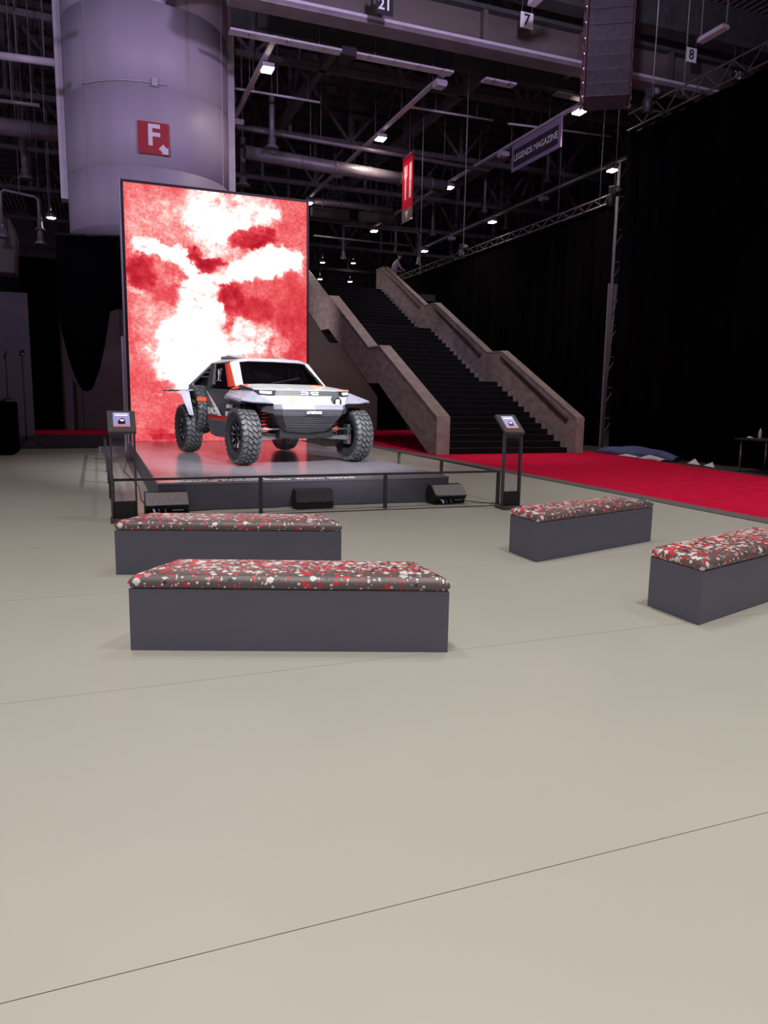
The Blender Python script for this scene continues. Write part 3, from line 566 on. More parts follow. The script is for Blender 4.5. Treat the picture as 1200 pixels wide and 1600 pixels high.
# flanks
for s_ in (-1, 1):
    d = P('door', [(s_*.865, -.95, .77), (s_*.875, .70, .77), (s_*.89, .84, 1.0), (s_*.875, .83, 1.29), (s_*.865, -.34, 1.265), (s_*.865, -.62, 1.2), (s_*.865, -.95, 1.0)], [tuple(range(7))], 'car_dark', .03, None, .004)
    e = s_*.912
    P('door_graphic', [(e, .80, 1.18), (e, .82, .90), (e, .62, .775), (e, .10, .775), (e, .46, 1.02)], [tuple(range(5))], 'car_grey', .006, d)
    P('door_graphic', [(e+s_*.002, .79, 1.24), (e+s_*.002, .40, 1.05), (e+s_*.002, -.05, .775), (e+s_*.002, .14, .775), (e+s_*.002, .50, 1.02)], [tuple(range(5))], 'car_white', .006, d)
    mtx = Matrix.Translation((e+s_*.009, .40, .855)) @ Matrix.Rotation(-s_*R(-90), 4, 'Z') @ Matrix.Rotation(R(90), 4, 'X')
    text('door_lettering', 'DACIA', .17, M['white'], d, mtx, .002, 'CENTER', .006, 1.25)
    for y0, y1, z0, z1, m_ in ((-.62, -.38, 1.14, 1.20, 'white'), (-.60, -.42, 1.06, 1.10, 'white'), (-.66, -.34, .93, .995, 'white'), (-.60, -.28, .785, .87, 'white')):
        if m_ == 'white' and z0 > 1.1:
            m2 = Matrix.Translation((e, (y0+y1)/2, 1.165)) @ Matrix.Rotation(-s_*R(-90), 4, 'Z') @ Matrix.Rotation(R(90), 4, 'X')
            text('sponsor_mark', 'AAJ', .10, M['white'], d, m2, .002, 'CENTER', .004, 1.1)
        else: MB().box(e-.004, e+.004, y0, y1, z0, z1).build('sponsor_mark', M[m_], d)
    P('red_flash', [(s_*.888, -1.0, .70), (s_*.892, .72, .70), (s_*.892, .80, .79), (s_*.886, -.4, .765), (s_*.886, -1.0, .74)], [tuple(range(5))], 'car_red', .02)
    P('sill', [(s_*.905, -1.05, .70), (s_*.905, .72, .70), (s_*.885, .62, .43), (s_*.86, .40, .38), (s_*.87, -1.05, .40)], [tuple(range(5))], 'car_grey', .05, None, .006)
    # window frame, glass, antenna bracket
    P('side_window', [(s_*.80, -.06, 1.735), (s_*.80, .56, 1.745), (s_*.865, .60, 1.30), (s_*.87, -.40, 1.29)], [(0, 1, 2, 3)], 'car_glass', .01)
    P('window_frame', [(s_*.805, .56, 1.75), (s_*.805, .76, 1.75), (s_*.885, .84, 1.28), (s_*.885, .62, 1.285), (s_*.875, .50, 1.36)], [tuple(range(5))], 'car_dark', .03)
    wb = MB()
    for a, b in (((.28, 1.63), (.22, 1.44)), ((.18, 1.63), (.24, 1.44)), ((.12, 1.64), (.34, 1.64)), ((.12, 1.43), (.34, 1.43))):
        xa = .825+(1.74-a[1])*.13; xb = .825+(1.74-b[1])*.13
        wb.bar((s_*xa, a[0], a[1]), (s_*xb, b[0], b[1]), .014)
    wb.build('window_net_clip', M['car_silver'], car)
    # louvred quarter
    P('quarter_recess', [(s_*.70, .80, 1.74), (s_*.78, 1.86, 1.36), (s_*.78, 1.86, .95), (s_*.72, .80, .95)], [(0, 1, 2, 3)], 'car_black', .02)
    for k in range(3):
        z = 1.685-k*.085; y1 = .98+k*.20
        P('louvre', [(s_*(.815+k*.01), .80, z), (s_*(.815+k*.01), y1, z), (s_*(.75+k*.01), y1, z-.012), (s_*(.75+k*.01), .80, z-.012)], [(0, 1, 2, 3)], 'car_silver', .014)
    P('quarter_rail', [(s_*.79, .80, 1.765), (s_*.885, 1.90, 1.385), (s_*.885, 1.95, 1.30), (s_*.80, .88, 1.70)], [(0, 1, 2, 3)], 'car_roof', .03)
    P('rear_quarter', [(s_*.89, 1.72, 1.40), (s_*.90, 1.96, 1.36), (s_*.92, 1.96, .95), (s_*.92, 1.72, .92)], [(0, 1, 2, 3)], 'car_silver', .03)
    # rear wing with its drop plate
    wv = P('rear_wing', [(s_*.90, 1.22, 1.265), (s_*1.16, 1.14, 1.245), (s_*1.30, 1.22, 1.235), (s_*1.32, 2.05, 1.235), (s_*.92, 2.15, 1.265)], [tuple(range(5))], 'car_silver', .03)
    P('wing_flap', [(s_*1.32, 1.22, 1.235), (s_*1.15, 1.16, 1.245), (s_*1.12, .98, .76), (s_*1.20, .99, .76)], [(0, 1, 2, 3)], 'car_silver', .02, wv)
    P('wing_tip', [(s_*1.31, 1.70, 1.25), (s_*1.42, 1.80, 1.235), (s_*1.42, 2.10, 1.235), (s_*1.31, 2.10, 1.25)], [(0, 1, 2, 3)], 'car_dark', .02, wv)
    # suspension
    sp = MB(); sp.tube([(s_*(.66+.02*(t/90)) + .075*math.cos(t*.55), -1.52+.075*math.sin(t*.55), .52+.0052*t) for t in range(90)], .013, 6)
    sp.build('coil_spring', M['spring'], car)
    MB().tube([(s_*.66, -1.52, .48), (s_*.68, -1.52, 1.02)], .035, 10).build('damper', M['car_grey'], car)
    MB().prism([(.26, .44), (.98, .40), (.98, .47), (.60, .52), (.26, .50)], 'y', -1.62, -1.46).build('lower_arm', M['car_grey'], car).scale = (s_, 1, 1)
    MB().tube([(s_*.30, -1.78, .615), (s_*.98, -1.72, .60)], .016, 8).build('tie_rod', M['alu'], car)
    MB().box(s_*.93-.035, s_*.93+.035, -1.64, -1.46, .32, .68).build('hub_carrier', M['alu'], car, bevel=.01)
    MB().prism([(.45, .44), (.98, .42), (.98, .50), (.45, .54)], 'y', 1.46, 1.62).build('rear_arm', M['car_grey'], car).scale = (s_, 1, 1)
# cockpit
for s_ in (-1, 1):
    MB().prism([(-.05, 1.22), (.42, 1.22), (.56, 1.66), (.46, 1.68), (.32, 1.32), (-.05, 1.29)], 'x', s_*.38-.2, s_*.38+.2).build('seat', M['car_dark'], car, bevel=.02)
MB().prism([(-.92, 1.22), (-.45, 1.22), (-.50, 1.33), (-.85, 1.35)], 'x', -.78, .78).build('dashboard', M['car_black'], car, bevel=.01)
MB().lathe([(.15+.016*math.cos(t), .016*math.sin(t)) for t in [k*math.pi/4 for k in range(9)]], 20, Matrix.Translation((.38, -.36, 1.39)) @ Matrix.Rotation(R(65), 4, 'X')).build('steering_wheel', M['car_black'], car)
cage = MB()
for s_ in (-1, 1):
    cage.tube([(s_*.78, .70, 1.25), (s_*.71, .70, 1.76), (s_*.66, -.26, 1.745), (s_*.76, -.80, 1.34)], .022, 8)
cage.tube([(-.71, .70, 1.76), (.71, .70, 1.76)], .022, 8); cage.tube([(-.78, .72, 1.3), (.71, .70, 1.74)], .02, 8)
cage.build('roll_cage', M['car_grey'], car)

# wheels
def make_wheel(side):
    ax = Matrix.Rotation(R(90), 4, 'Y')
    prof = [(.245, -.115), (.30, -.150), (.385, -.160), (.435, -.150), (.462, -.120), (.468, 0), (.462, .120), (.435, .150), (.385, .160), (.30, .150), (.245, .115)]
    wh = MB().lathe(prof, 48, ax).build('wheel', M['rubber'], None)
    td = MB(); n = 30
    def blk(a0, a1, x0, x1, sk_, r0, r1, taper=0.0):
        vs = []
        for r in (r0, r1):
            for x, da in ((x0, 0), (x1, sk_)):
                for a in (a0, a1):
                    rr = r-taper*max(0, abs(x)-.11)
                    vs.append((x, rr*math.sin(a+da), rr*math.cos(a+da)))
        td.add(vs, [(0, 1, 3, 2), (4, 6, 7, 5), (0, 4, 5, 1), (1, 5, 7, 3), (3, 7, 6, 2), (2, 6, 4, 0)])
    st_ = 2*math.pi/n
    for k in range(n):
        a = k*st_
        for sd in (-1, 1):
            o = 0 if sd < 0 else st_/2
            blk(a+o, a+o+st_*.68, sd*.085, sd*(.156 if k % 2 else .146), .06*sd, .455, .484, .45)
            blk(a+o+.3*st_, a+o+st_*1.0, sd*.008, sd*.075, -.10*sd, .458, .486)
            blk(a+o, a+o+st_*.6, sd*.150, sd*.162, .0, .40, .455)
    td.build('tread', M['tread'], wh)
    x = side
    rim = MB().lathe([(.25, x*.12), (.245, x*.135), (.225, x*.12), (.21, x*.06), (.205, -x*.10), (.25, -x*.115)], 40, ax).build('rim', M['rim'], wh)
    MB().lathe([(0, x*.085), (.05, x*.09), (.07, x*.075), (.09, x*.05), (.205, x*.03)], 20, ax).build('hub', M['rim'], wh)
    for k in range(9):
        a = 2*math.pi*k/9
        s1 = MB().bar((x*.072, .05*math.sin(a), .05*math.cos(a)), (x*.108, .222*math.sin(a), .222*math.cos(a)), .034, .03).build('spoke', M['rim'], wh)
        for da in (-.10, .10):
            MB().bar((x*.103, .13*math.sin(a+da*.4), .13*math.cos(a+da*.4)), (x*.122, .205*math.sin(a+da*.5), .205*math.cos(a+da*.5)), .009, .008).build('spoke_edge', M['machined'], wh)
    for k in range(6):
        a = 2*math.pi*k/6+.2
        MB().box(x*.088-.006, x*.088+.006, .045*math.sin(a)-.007, .045*math.sin(a)+.007, .045*math.cos(a)-.007, .045*math.cos(a)+.007).build('wheel_nut', M['machined'], wh)
    return wh
def put_wheel(w_, loc, rz=0, rx=0): w_.parent = car; w_.location = loc; w_.rotation_euler = (rx, 0, rz)
wl = make_wheel(-1); wr = make_wheel(1)
put_wheel(wl, (-1.06, -1.55, .488)); put_wheel(wr, (1.06, -1.55, .488))
for src, loc, rx in ((wl, (-1.06, 1.55, .488), R(90)), (wr, (1.06, 1.55, .488), R(180)), (wl, (-.90, 1.31, .865), R(180)), (wr, (.90, 1.31, .865), R(90))):
    c = src.copy(); COL.objects.link(c)
    for ch in list(src.children):
        d = ch.copy(); COL.objects.link(d); d.parent = c
    put_wheel(c, loc, 0, rx)
for s_ in (-1, 1):
    tag(MB().box(-1.09 if s_ < 0 else .76, -.76 if s_ < 0 else 1.09, .835, .87, 1.04, 1.11).build('spare_strap', M['car_orange'], car), 'orange strap over the spare wheel')

# ------------------------------------------------------------------ staircase
stc = thing('staircase', 'wide black staircase between two stepped concrete balustrades', 'staircase', (11.05, 18.4, 0))
def sp_(o): o.location = (-11.05, -18.4, 0); return o
XL0, XL1, XR0, XR1 = 8.65, 9.05, 13.20, 13.47
FL = [(18.4, 23.05, 0, 2.15), (24.05, 28.7, 2.15, 4.40), (29.75, 34.6, 4.40, 6.70)]
n_st = 13
for y0, y1, z0, z1 in FL:
    for k in range(n_st):
        dy = (y1-y0)/n_st; dz = (z1-z0)/n_st; y = y0+k*dy+.15; z = z0+(k+1)*dz
        s1 = sp_(MB().box(XL1+.01, XR0-.16, y, y+dy+.03, max(.012, z-dz-.02), z).build('step', M['step'], stc))
        MB().box(XL1+.02, XR0-.17, y-.006, y+.035, z, z+.006).build('nosing', M['nosing'], s1)
        sp_(MB().box(XR0-.15, XR0-.01, y, y+dy, max(.012, z-dz-.02), z).build('step_end', M['step_end'], stc))
for y0, y1, z in ((23.2, 24.2, 2.15), (28.85, 29.9, 4.40)):
    sp_(MB().box(XL1+.01, XR0-.01, y0, y1+.02, z-.2, z).build('landing', M['step'], stc))
sp_(MB().prism([(18.7, .012), (23.2, 2.0), (24.2, 2.0), (28.8, 4.25), (29.9, 4.25), (34.7, 6.5), (34.7, 6.0), (29.9, 3.75), (28.8, 3.75), (24.2, 1.6), (23.2, 1.6), (19.6, .012)], 'x', XL1+.02, XR0-.02).build('soffit', M['step'], stc))
top = [(18.4, 1.045), (22.95, 3.20), (23.95, 3.20), (28.55, 5.43), (29.65, 5.45), (34.6, 7.78), (35.6, 7.78)]
bot = [(18.4, 0.008), (18.95, 0.008), (23.0, 2.02), (23.95, 2.02), (28.7, 4.20), (29.75, 4.22), (34.75, 6.65), (35.6, 6.65)]
for x0, x1 in ((XL0, XL1), (XR0, XR1)):
    n = len(top)
    poly = top+list(reversed(bot))
    b = sp_(MB().prism(poly, 'x', x0+.02, x1-.02).build('balustrade', M['concrete'], stc))
    cq = MB()
    for i in range(n-1):
        (a0, c0), (a1, c1) = top[i], top[i+1]
        cq.prism([(a0, c0-.03), (a1, c1-.03), (a1, c1+.03), (a0, c0+.03)], 'x', x0, x1)
    cq.build('coping', M['concrete_top'], b)
    MB().box(x0, x1, 18.36, 18.41, 0.008, 1.05).build('end_face', M['concrete_top'], b)
    xin = x1+.07 if x0 < 10 else x0-.07
    for (a0, c0), (a1, c1) in ((top[0], top[1]), (top[2], top[3]), (top[4], top[5])):
        MB().tube([(xin, a0+.35, c0-.05), (xin, a1-.1, c1-.16)], .035, 8).build('handrail', M['black'], b)
        for t_ in (.25, .75):
            ym = a0+.35+(a1-a0-.45)*t_; zm = c0-.05+(c1-c0-.11)*t_
            MB().bar((xin, ym, zm-.02), (x1-.03 if x0 < 10 else x0+.03, ym, zm-.06), .03).build('rail_bracket', M['black'], b)
    MB().bar(((x1 if x0 < 10 else x0), 29.65, 5.49), ((x1 if x0 < 10 else x0), 34.6, 7.82), .03).build('edge_light', M['alu'], b)
# upper floor, walls behind
tag(MB().box(-16, 8.6, 35.2, 63, 6.35, 6.6).build('floor_upper', M['slab']), kind='structure')
tag(MB().box(8.6, 30, 34.8, 63, 6.35, 6.68).build('floor_upper', M['slab']), kind='structure')
tag(MB().box(-2.0, 13.2, 34.0, 34.2, -.006, 6.3).build('wall_back', M['taupe']), 'plain taupe wall under and beside the stairs', kind='structure')
for x in (-.55, 1.05, 5.9, 9.2):
    MB().box(x, x+.03, 33.98, 34.0, 0, 6.3).build('panel_joint', M['black'], bpy.data.objects['wall_back'])
tag(MB().box(-16, 30, 63, 63.3, 0, 14.7).build('wall_far', M['roof_steel']), kind='structure')
tag(MB().box(-7.0, -2.1, 29.0, 29.2, 0, 4.9).build('wall_left', M['lilac_wall']), 'pale lilac wall at the far left', kind='structure')
tag(MB().box(29.8, 30, -8, 63, 0, 14.7).build('wall_right', M['roof_steel']), kind='structure')
o = MB().box(-1.13, -.88, 32.7, 33.0, 0, 2.27).build('pale_pillar', M['lilac_wall'], bevel=.02); tag(o, 'narrow pale pillar standing between the black drapes at left', 'pillar')
o = MB().prism([(-3.2, 5.4), (-2.35, 5.4), (-2.25, 6.6), (-2.4, 7.1), (-2.7, 7.25), (-3.2, 7.3)], 'y', 28.0, 29.0).build('rounded_housing', M['taupe'], bevel=.05); tag(o, 'rounded beige housing high at the left picture edge', 'housing')
o = MB().prism([(34.1, .0), (35.0, .0), (35.0, 3.2), (34.1, 3.2)], 'x', -2, -2.2).build('dark_return', M['black']); tag(o, kind='structure'); o.name = 'wall_return'
# black panel under the stairs
o = MB().prism([(12.4, .008), (13.9, .008), (13.9, 5.2), (12.4, 4.6)], 'y', 32.9, 33.0).build('stair_drape', M['velvet']); tag(o, 'black cloth panel hung under the left balustrade of the stairs', 'curtain')

# ------------------------------------------------------------------ black curtains
def curtain(name, ax, c0, a0, a1, z0, zt, label, amp=.05, wl_=.55, step=.09):
    n = int((a1-a0)/step); q = MB(); vs = []
    for i in range(n+1):
        a = a0+(a1-a0)*i/n; ph = 2*math.pi*a/wl_; d = amp*math.sin(ph)+amp*.5*math.sin(ph*.37+1)
        for z, k in ((z0, 1.2), ((z0+zt)/2, 1.0), (zt, .5)):
            vs.append((c0+d*k, a, z) if ax == 'y' else (a, c0+d*k, z))
    fs = [(i*3+j, (i+1)*3+j, (i+1)*3+j+1, i*3+j+1) for i in range(n) for j in range(2)]
    o = q.add(vs, fs, True).build(name, M['velvet'], None, thick=.012)
    return tag(o, label, 'curtain')
curtain('black_curtain', 'y', 14.7, 2.0, 18.75, 0.01, 9.19, 'tall black curtain beside the red carpet at right')
curtain('black_curtain', 'y', 16.1, 21.05, 40.5, 0.01, 7.95, 'black curtain stretching behind the right balustrade of the stairs')
curtain('black_curtain', 'x', 33.3, -2.65, -1.30, 0.01, 6.8, 'narrow black curtain at the far left behind the light stand')
# draped black swag
outl = [(88, 430), (93, 500), (98, 525), (104, 548), (112, 575), (122, 600), (130, 610), (137, 612), (145, 607), (155, 580), (164, 540), (172, 487), (182, 483), (195, 483), (225, 484)]
YS = 21.5; vs = []
for i, (px, py) in enumerate(outl):
    b_ = aty(px, py, YS); t_ = aty(px, 366+.03*(px-88), YS)
    for k in range(5):
        f = k/4; vs.append((b_.x+(t_.x-b_.x)*f, .03*math.sin(i*1.7+f), b_.z+(t_.z-b_.z)*f-6.2))
n = len(outl)
sw = thing('draped_swag', 'black cloth hanging in a deep rounded swag left of the screen', 'curtain', (0, YS, 6.2))
MB().add(vs, [(i*5+j, (i+1)*5+j, (i+1)*5+j+1, i*5+j+1) for i in range(n-1) for j in range(4)], True).build('cloth', M['velvet'], sw, thick=.015)
xa = vs[4][0]; xb = vs[-1][0]
MB().tube([(xa-.05, 0, vs[4][2]), (xb+.1, 0, vs[-1][2])], .03, 8).build('batten', M['black'], sw)
MB().bar((xb-.1, 0, vs[-1][2]), (xb-.1, .9, vs[-1][2]+.02), .05).build('bracket', M['black'], sw)

# ------------------------------------------------------------------ big round column
cl = thing('round_column', 'huge pale lilac round column rising behind the screen', 'column', (1.75, 24.0, 0))
zz = [6.0, 7.55, 9.60, 11.65, 13.7, 14.6]
for i in range(len(zz)-1):
    MB().lathe([(2.255, zz[i]+.012), (2.27, zz[i]+.02), (2.27, zz[i+1]-.02), (2.255, zz[i+1]-.012)], 72).build('shell_ring', M['column'], cl)
MB().lathe([(.60, 0.0), (.60, 6.0), (2.25, 6.0), (2.25, 14.6)], 48).build('core', M['white_metal'], cl)
for sx, z0 in ((-1, 6.95), (1, 5.0)):
    MB().box(sx*2.36-.10, sx*2.36+.10, -.25, .25, z0, 14.6).build('side_fin', M['white_metal'], cl, bevel=.01)
for a in (-2.40, -.55):
    MB().box(2.272*math.cos(a)-.012, 2.272*math.cos(a)+.012, 2.272*math.sin(a)-.012, 2.272*math.sin(a)+.012, 6.0, 14.6).build('vertical_seam', M['sign_lilac'], cl)
arc = [(2.31*math.cos(t), 2.31*math.sin(t), 9.62) for t in [-2.45+.06*k for k in range(18)]]
MB().tube(arc, .022, 6).build('conduit', M['white_metal'], cl)
MB().box(-.07, .07, -2.40, -2.24, 9.52, 9.72).build('junction_box', M['white_metal'], cl)
# F sign on the column
fs_ = aty(240, 216, 21.66)
fsn = thing('column_sign', 'square red sign with white letter F on the round column', 'sign', (fs_.x, 21.68, fs_.z))
MB().box(-.40, .40, -.02, .02, -.40, .40).build('panel', M['sign_red'], fsn)
text('letter', 'F', .74, M['white'], fsn, face_y(.0, -.025, .05), .004, 'CENTER', .018)
q = MB(); q.add([(x, -.026, z) for x, z in ((.17, -.20), (.24, -.13), (.335, -.225), (.37, -.19), (.375, -.375), (.19, -.37), (.225, -.335), (.12, -.25))], [tuple(range(8))]).build('arrow', M['white'], fsn, thick=.006)
text('column_number', 'E3', .30, M['black'], cl, Matrix.Translation((1.25, -1.93, 12.35)) @ Matrix.Rotation(.62, 4, 'Z') @ Matrix.Rotation(R(90), 4, 'X'), .004)

# ------------------------------------------------------------------ roof
ce = MB().box(-16, 30, -8, 63, 14.6, 14.8).build('ceiling', M['roof']); tag(ce, 'dark corrugated metal roof', kind='structure')
for k in range(26):
    y = 20.9+1.25*k
    MB().box(-16, 30, y, y+.16, 14.25, 14.6).build('purlin', M['roof_steel'], ce)
ORD = ['nearest', 'second nearest', 'third', 'fourth', 'fifth', 'sixth', 'seventh']
def truss_x(y, z0, z1, x0, x1, step, label, m='roof_steel', wchord=.16):
    t = thing('roof_truss', label, 'truss', (x0, y, z0), 0, 'dark trusses across the roof')
    def tp(o): o.location = (-x0, -y, -z0); return o
    tp(MB().box(x0, x1, y-wchord/2, y+wchord/2, z0, z0+.18).build('chord', M[m], t)); tp(MB().box(x0, x1, y-wchord/2, y+wchord/2, z1-.18, z1).build('chord', M[m], t))
    n = int((x1-x0)/step)
    for i in range(n):
        xa = x0+i*step; xb = xa+step
        tp(MB().bar((xa, y, z0+.1), (xa, y, z1-.1), .13).build('upright', M[m], t))
        tp(MB().bar((xa, y, z0+.1) if i % 2 else (xa, y, z1-.1), (xb, y, z1-.1) if i % 2 else (xb, y, z0+.1), .10).build('brace', M[m], t))
    return t
for i, (y, z0, z1) in enumerate(((24.0, 11.6, 14.2), (29.0, 11.2, 14.2), (34.0, 10.9, 14.2), (39.0, 10.6, 14.2), (44.5, 10.4, 14.2), (51.0, 10.2, 14.2))):
    truss_x(y, z0, z1, -12, 29, 2.4, 'dark steel truss across the roof, %s of the row' % ORD[i])
for i, x in enumerate((-3.0, 2.2, 7.0, 11.9, 16.6, 21.4)):
    t = thing('roof_beam', 'dark lengthwise roof beam, %s from the left' % ['first', 'second', 'third', 'fourth', 'fifth', 'sixth'][i], 'beam', (x, 20, 11.6), 0, 'dark lengthwise beams under the roof')
    MB().box(-.11, .11, 0, 36, 0, .32).build('lower_chord', M['roof_steel'], t)
    for k in range(9):
        MB().bar((0, 4*k, .2), (0, 4*k+2, 2.6), .10).build('strut', M['roof_steel'], t); MB().bar((0, 4*k+4, .2), (0, 4*k+2, 2.6), .10).build('strut', M['roof_steel'], t)
# main girder with flange lips
g = thing('main_girder', 'deep weathered girder crossing the roof in front of the trusses', 'girder', (3, 18.5, 10.45))
MB().box(.22, 26, -.28, .28, 0, .10).build('flange', M['duct'], g, bevel=.01)
MB().box(.22, 26, -.30, -.26, .10, .17).build('flange_lip', M['white_metal'], g)
MB().box(.22, 26, -.06, .06, .10, 1.00).build('web', M['girder'], g)
MB().box(.22, 26, -.28, .28, .92, 1.02).build('upper_flange', M['girder_dark'], g)
for k in range(9): MB().box(.6+3*k, .72+3*k, -.25, .25, .10, .92).build('stiffener', M['girder'], g)
g = thing('secondary_girder', 'dark green girder just behind the main girder', 'girder', (3, 20.35, 10.75))
MB().box(.55, 26, -.10, .10, 0, .75).build('web', M['girder_dark'], g)
MB().box(.55, 26, -.25, .25, .75, .83).build('flange', M['girder_dark'], g)
for k in range(6): MB().box(3.0+3.6*k, 3.2+3.6*k, -1.5, -.1, .20, .42).build('cross_member', M['girder_dark'], g)
g = thing('front_girder', 'dark girder above the main girder carrying the small number plates', 'girder', (3, 17.7, 11.55))
MB().box(.10, 26, -.10, .10, 0, .9).build('web', M['girder_dark'], g)
MB().box(.10, 26, -.25, .25, -.05, .05).build('flange', M['girder_dark'], g)
def tray(pts, w_, label, clips=0, m='white_metal', h=.05):
    a, b = Vector(pts[0]), Vector(pts[1])
    t = thing('cable_tray', label, 'cable tray', tuple(a)); d = b-a
    MB().bar((0, 0, 0), tuple(d), w_, h).build('channel', M[m], t)
    for f_ in ((.2, .8) if m == 'white_metal' else ()): MB().bar(tuple(d*f_), tuple(d*f_+Vector((0, 0, 14.61-a.z))), .02).build('hanger', M['roof_steel'], t)
    for k in range(clips):
        c_ = d*((k+.5)/clips); s_ = Vector((d.y, -d.x, 0)).normalized()*w_*.75
        MB().bar(tuple(c_-s_+Vector((0, 0, .02))), tuple(c_+s_+Vector((0, 0, -.05))), .03).build('clip', M['alu'], t)
    return t
tray(((-8, 20.05, 10.5), (-.7, 20.05, 10.5)), .30, 'pale cable tray left of the round column', 3)
tray(((3.45, 20.05, 10.5), (6.35, 20.05, 10.5)), .30, 'pale cable tray right of the round column', 3)
tray(((6.75, 20.05, 10.5), (9.6, 20.05, 10.5)), .30, 'pale cable tray ending at the second lamp rail', 4)
tray(((10.6, 20.05, 10.5), (11.6, 20.05, 10.5)), .30, 'short pale cable tray piece behind the girder', 2)
tray(((13.0, 20.05, 10.5), (18.0, 20.05, 10.5)), .28, 'grey cable tray passing behind the hanging loudspeakers', 5, 'grey_metal')
tray(((6.8, 17.35, 11.35), (10.1, 17.35, 11.35)), .32, 'pale cable tray along the top above plate 7', 4)
o = MB().box(6.35, 6.75, 19.9, 20.2, 10.40, 10.62).build('junction_box', M['black']); tag(o, 'black box between the two pale cable trays', 'box')

# lamp rails and ceiling lamps
rails = [(4.62, 20.1, 29.5, 'rail right beside the round column'), (9.50, 20.1, 34.9, 'rail running to the top right screen corner'),
         (14.25, 18.85, 39.2, 'rail carrying the magazine sign'), (18.9, 20.0, 43.0, 'rail above the far black curtain')]
for x, y0, y1, nm in rails:
    t = thing('lamp_rail', 'pale straight lamp %s' % nm, 'lamp rail', (x, y0, 10.55))
    MB().box(-.07, .07, 0, y1-y0, 0, .07).build('channel', M['white_metal'], t)
    for k in range(int((y1-y0)/2.4)): MB().bar((0, 1+2.4*k, .07), (0, 1+2.4*k, 1.3), .02).build('hanger', M['grey_metal'], t)
def lamp(x, y, lit, label, e=420):
    t = thing('ceiling_lamp', label, 'lamp', (x, y, 10.52), 0, 'ceiling lamps on the rails')
    MB().prism([(-.20, -.16), (.20, -.16), (.12, -.02), (-.12, -.02)], 'x', -.17, .17).build('housing', M['white_metal'], t, bevel=.01)
    MB().box(-.03, .03, -.04, .04, -.03, .03).build('bracket', M['grey_metal'], t)
    MB().box(-.14, .14, -.17, .17, -.20, -.162).build('bulb', M['lamp_lit'] if lit else M['white_metal'], t)
    if lit:
        l = bpy.data.lights.new('lamp_light', 'SPOT'); l.energy = e; l.spot_size = R(150); l.spot_blend = .9; l.color = (1, .85, .75); l.shadow_soft_size = .15
        lo = bpy.data.objects.new('lamp_light', l); COL.objects.link(lo); lo.location = (x, y, 10.26)
n1 = ['nearest', 'second', 'third', 'fourth', 'fifth', 'sixth', 'seventh']
def lamp_row(x, items, nm, e=420):
    for i, (y, lit) in enumerate(items): lamp(x, y, lit, '%s ceiling lamp, %s on the %s' % ('lit' if lit else 'unlit', n1[i], nm), e)
lamp_row(4.72, [(21.5, True), (26.0, False)], rails[0][3], 110)
lamp_row(9.50, [(20.6, False), (25.34, True), (30.1, False), (34.7, True)], rails[1][3])
lamp_row(14.25, [(20.6, True), (25.2, False), (29.7, True), (38.8, True)], rails[2][3])
lamp_row(18.92, [(24.95, True), (29.7, False), (34.3, True), (38.9, False), (42.6, True)], rails[3][3])
def hung_lamp(px, py, y, label):
    p = aty(px, py, y); t = thing('hanging_lamp', label, 'lamp', tuple(p), 0, 'small lit lamps far back under the roof')
    MB().lathe([(.03, .25), (.10, .2), (.20, .0), (.17, -.01)], 12).build('shade', M['grey_metal'], t)
    MB().lathe([(0, -.04), (.13, -.03), (.15, .03), (0, .06)], 12).build('bulb', M['lamp_lit'], t)
    MB().tube([(0, 0, .22), (0, 0, 14.61-p.z)], .012, 6).build('cord', M['cable'], t)
hung_lamp(504, 410, 46, 'small lit lamp far back, just right of the screen edge')
hung_lamp(552, 411, 50, 'small lit lamp far back between screen and stair top')
hung_lamp(547, 440, 48, 'lowest small lit lamp above the dark stairs')
hung_lamp(500, 436, 48, 'faint small lit lamp beside the left balustrade top')
hung_lamp(80, 340, 30, 'small lit spot lamp at left beside the round column')
# lamp fittings at the top of the picture
for px, py, y, lb in ((1114, 56, 15.2, 'pale strip lamp hanging above number plate 8'), (846, -4, 15.5, 'pale strip lamp above number plate 7')):
    p = aty(px, py, y); t = thing('strip_lamp', lb, 'lamp', tuple(p))
    MB().prism([(-.42, 0), (.42, 0), (.38, .10), (-.38, .10)], 'x', -.10, .10).build('housing', M['white_metal'], t)
    MB().box(-.02, .02, -.42, .42, .10, .14).build('rail', M['grey_metal'], t)
    for s_ in (-.4, .4): MB().bar((0, s_, .14), (0, s_, 14.61-p.z), .02).build('hanger', M['cable'], t)

# ducts and pipes
def pipe(name, p0, p1, r, label, m='duct', rings=0):
    a, b = Vector(p0), Vector(p1); d = b-a; t = thing(name, label, 'duct' if r > .1 else 'pipe', tuple(a))
    MB().tube([(0, 0, 0), tuple(d)], r, 14).build('shell', M[m], t)
    for k in range(rings):
        c_ = d*((k+.5)/rings); u = d.normalized()*.03
        MB().tube([tuple(c_-u), tuple(c_+u)], r*1.08, 14).build('collar', M[m], t)
    MB().bar(tuple(d*.3), tuple(d*.3+Vector((0, 0, 14.61-a.z))), .03).build('hanger', M['roof_steel'], t); MB().bar(tuple(d*.8), tuple(d*.8+Vector((0, 0, 14.61-a.z))), .03).build('hanger', M['roof_steel'], t)
pipe('air_duct', (4.9, 25.9, 9.5), (12.6, 26.6, 9.45), .22, 'thick pale air duct crossing behind the lamp rails', rings=6)
pipe('air_duct', (-9, 25.9, 9.3), (-.7, 25.9, 9.3), .25, 'thick pale air duct left of the round column', rings=5)
pipe('water_pipe', (4.6, 25.6, 10.15), (14.2, 26.2, 10.1), .07, 'thin pale pipe just above the thick air duct')
pipe('air_duct', tuple(aty(487, 330, 34)), tuple(aty(545, 336, 34)), .22, 'short thick duct end right of the screen')
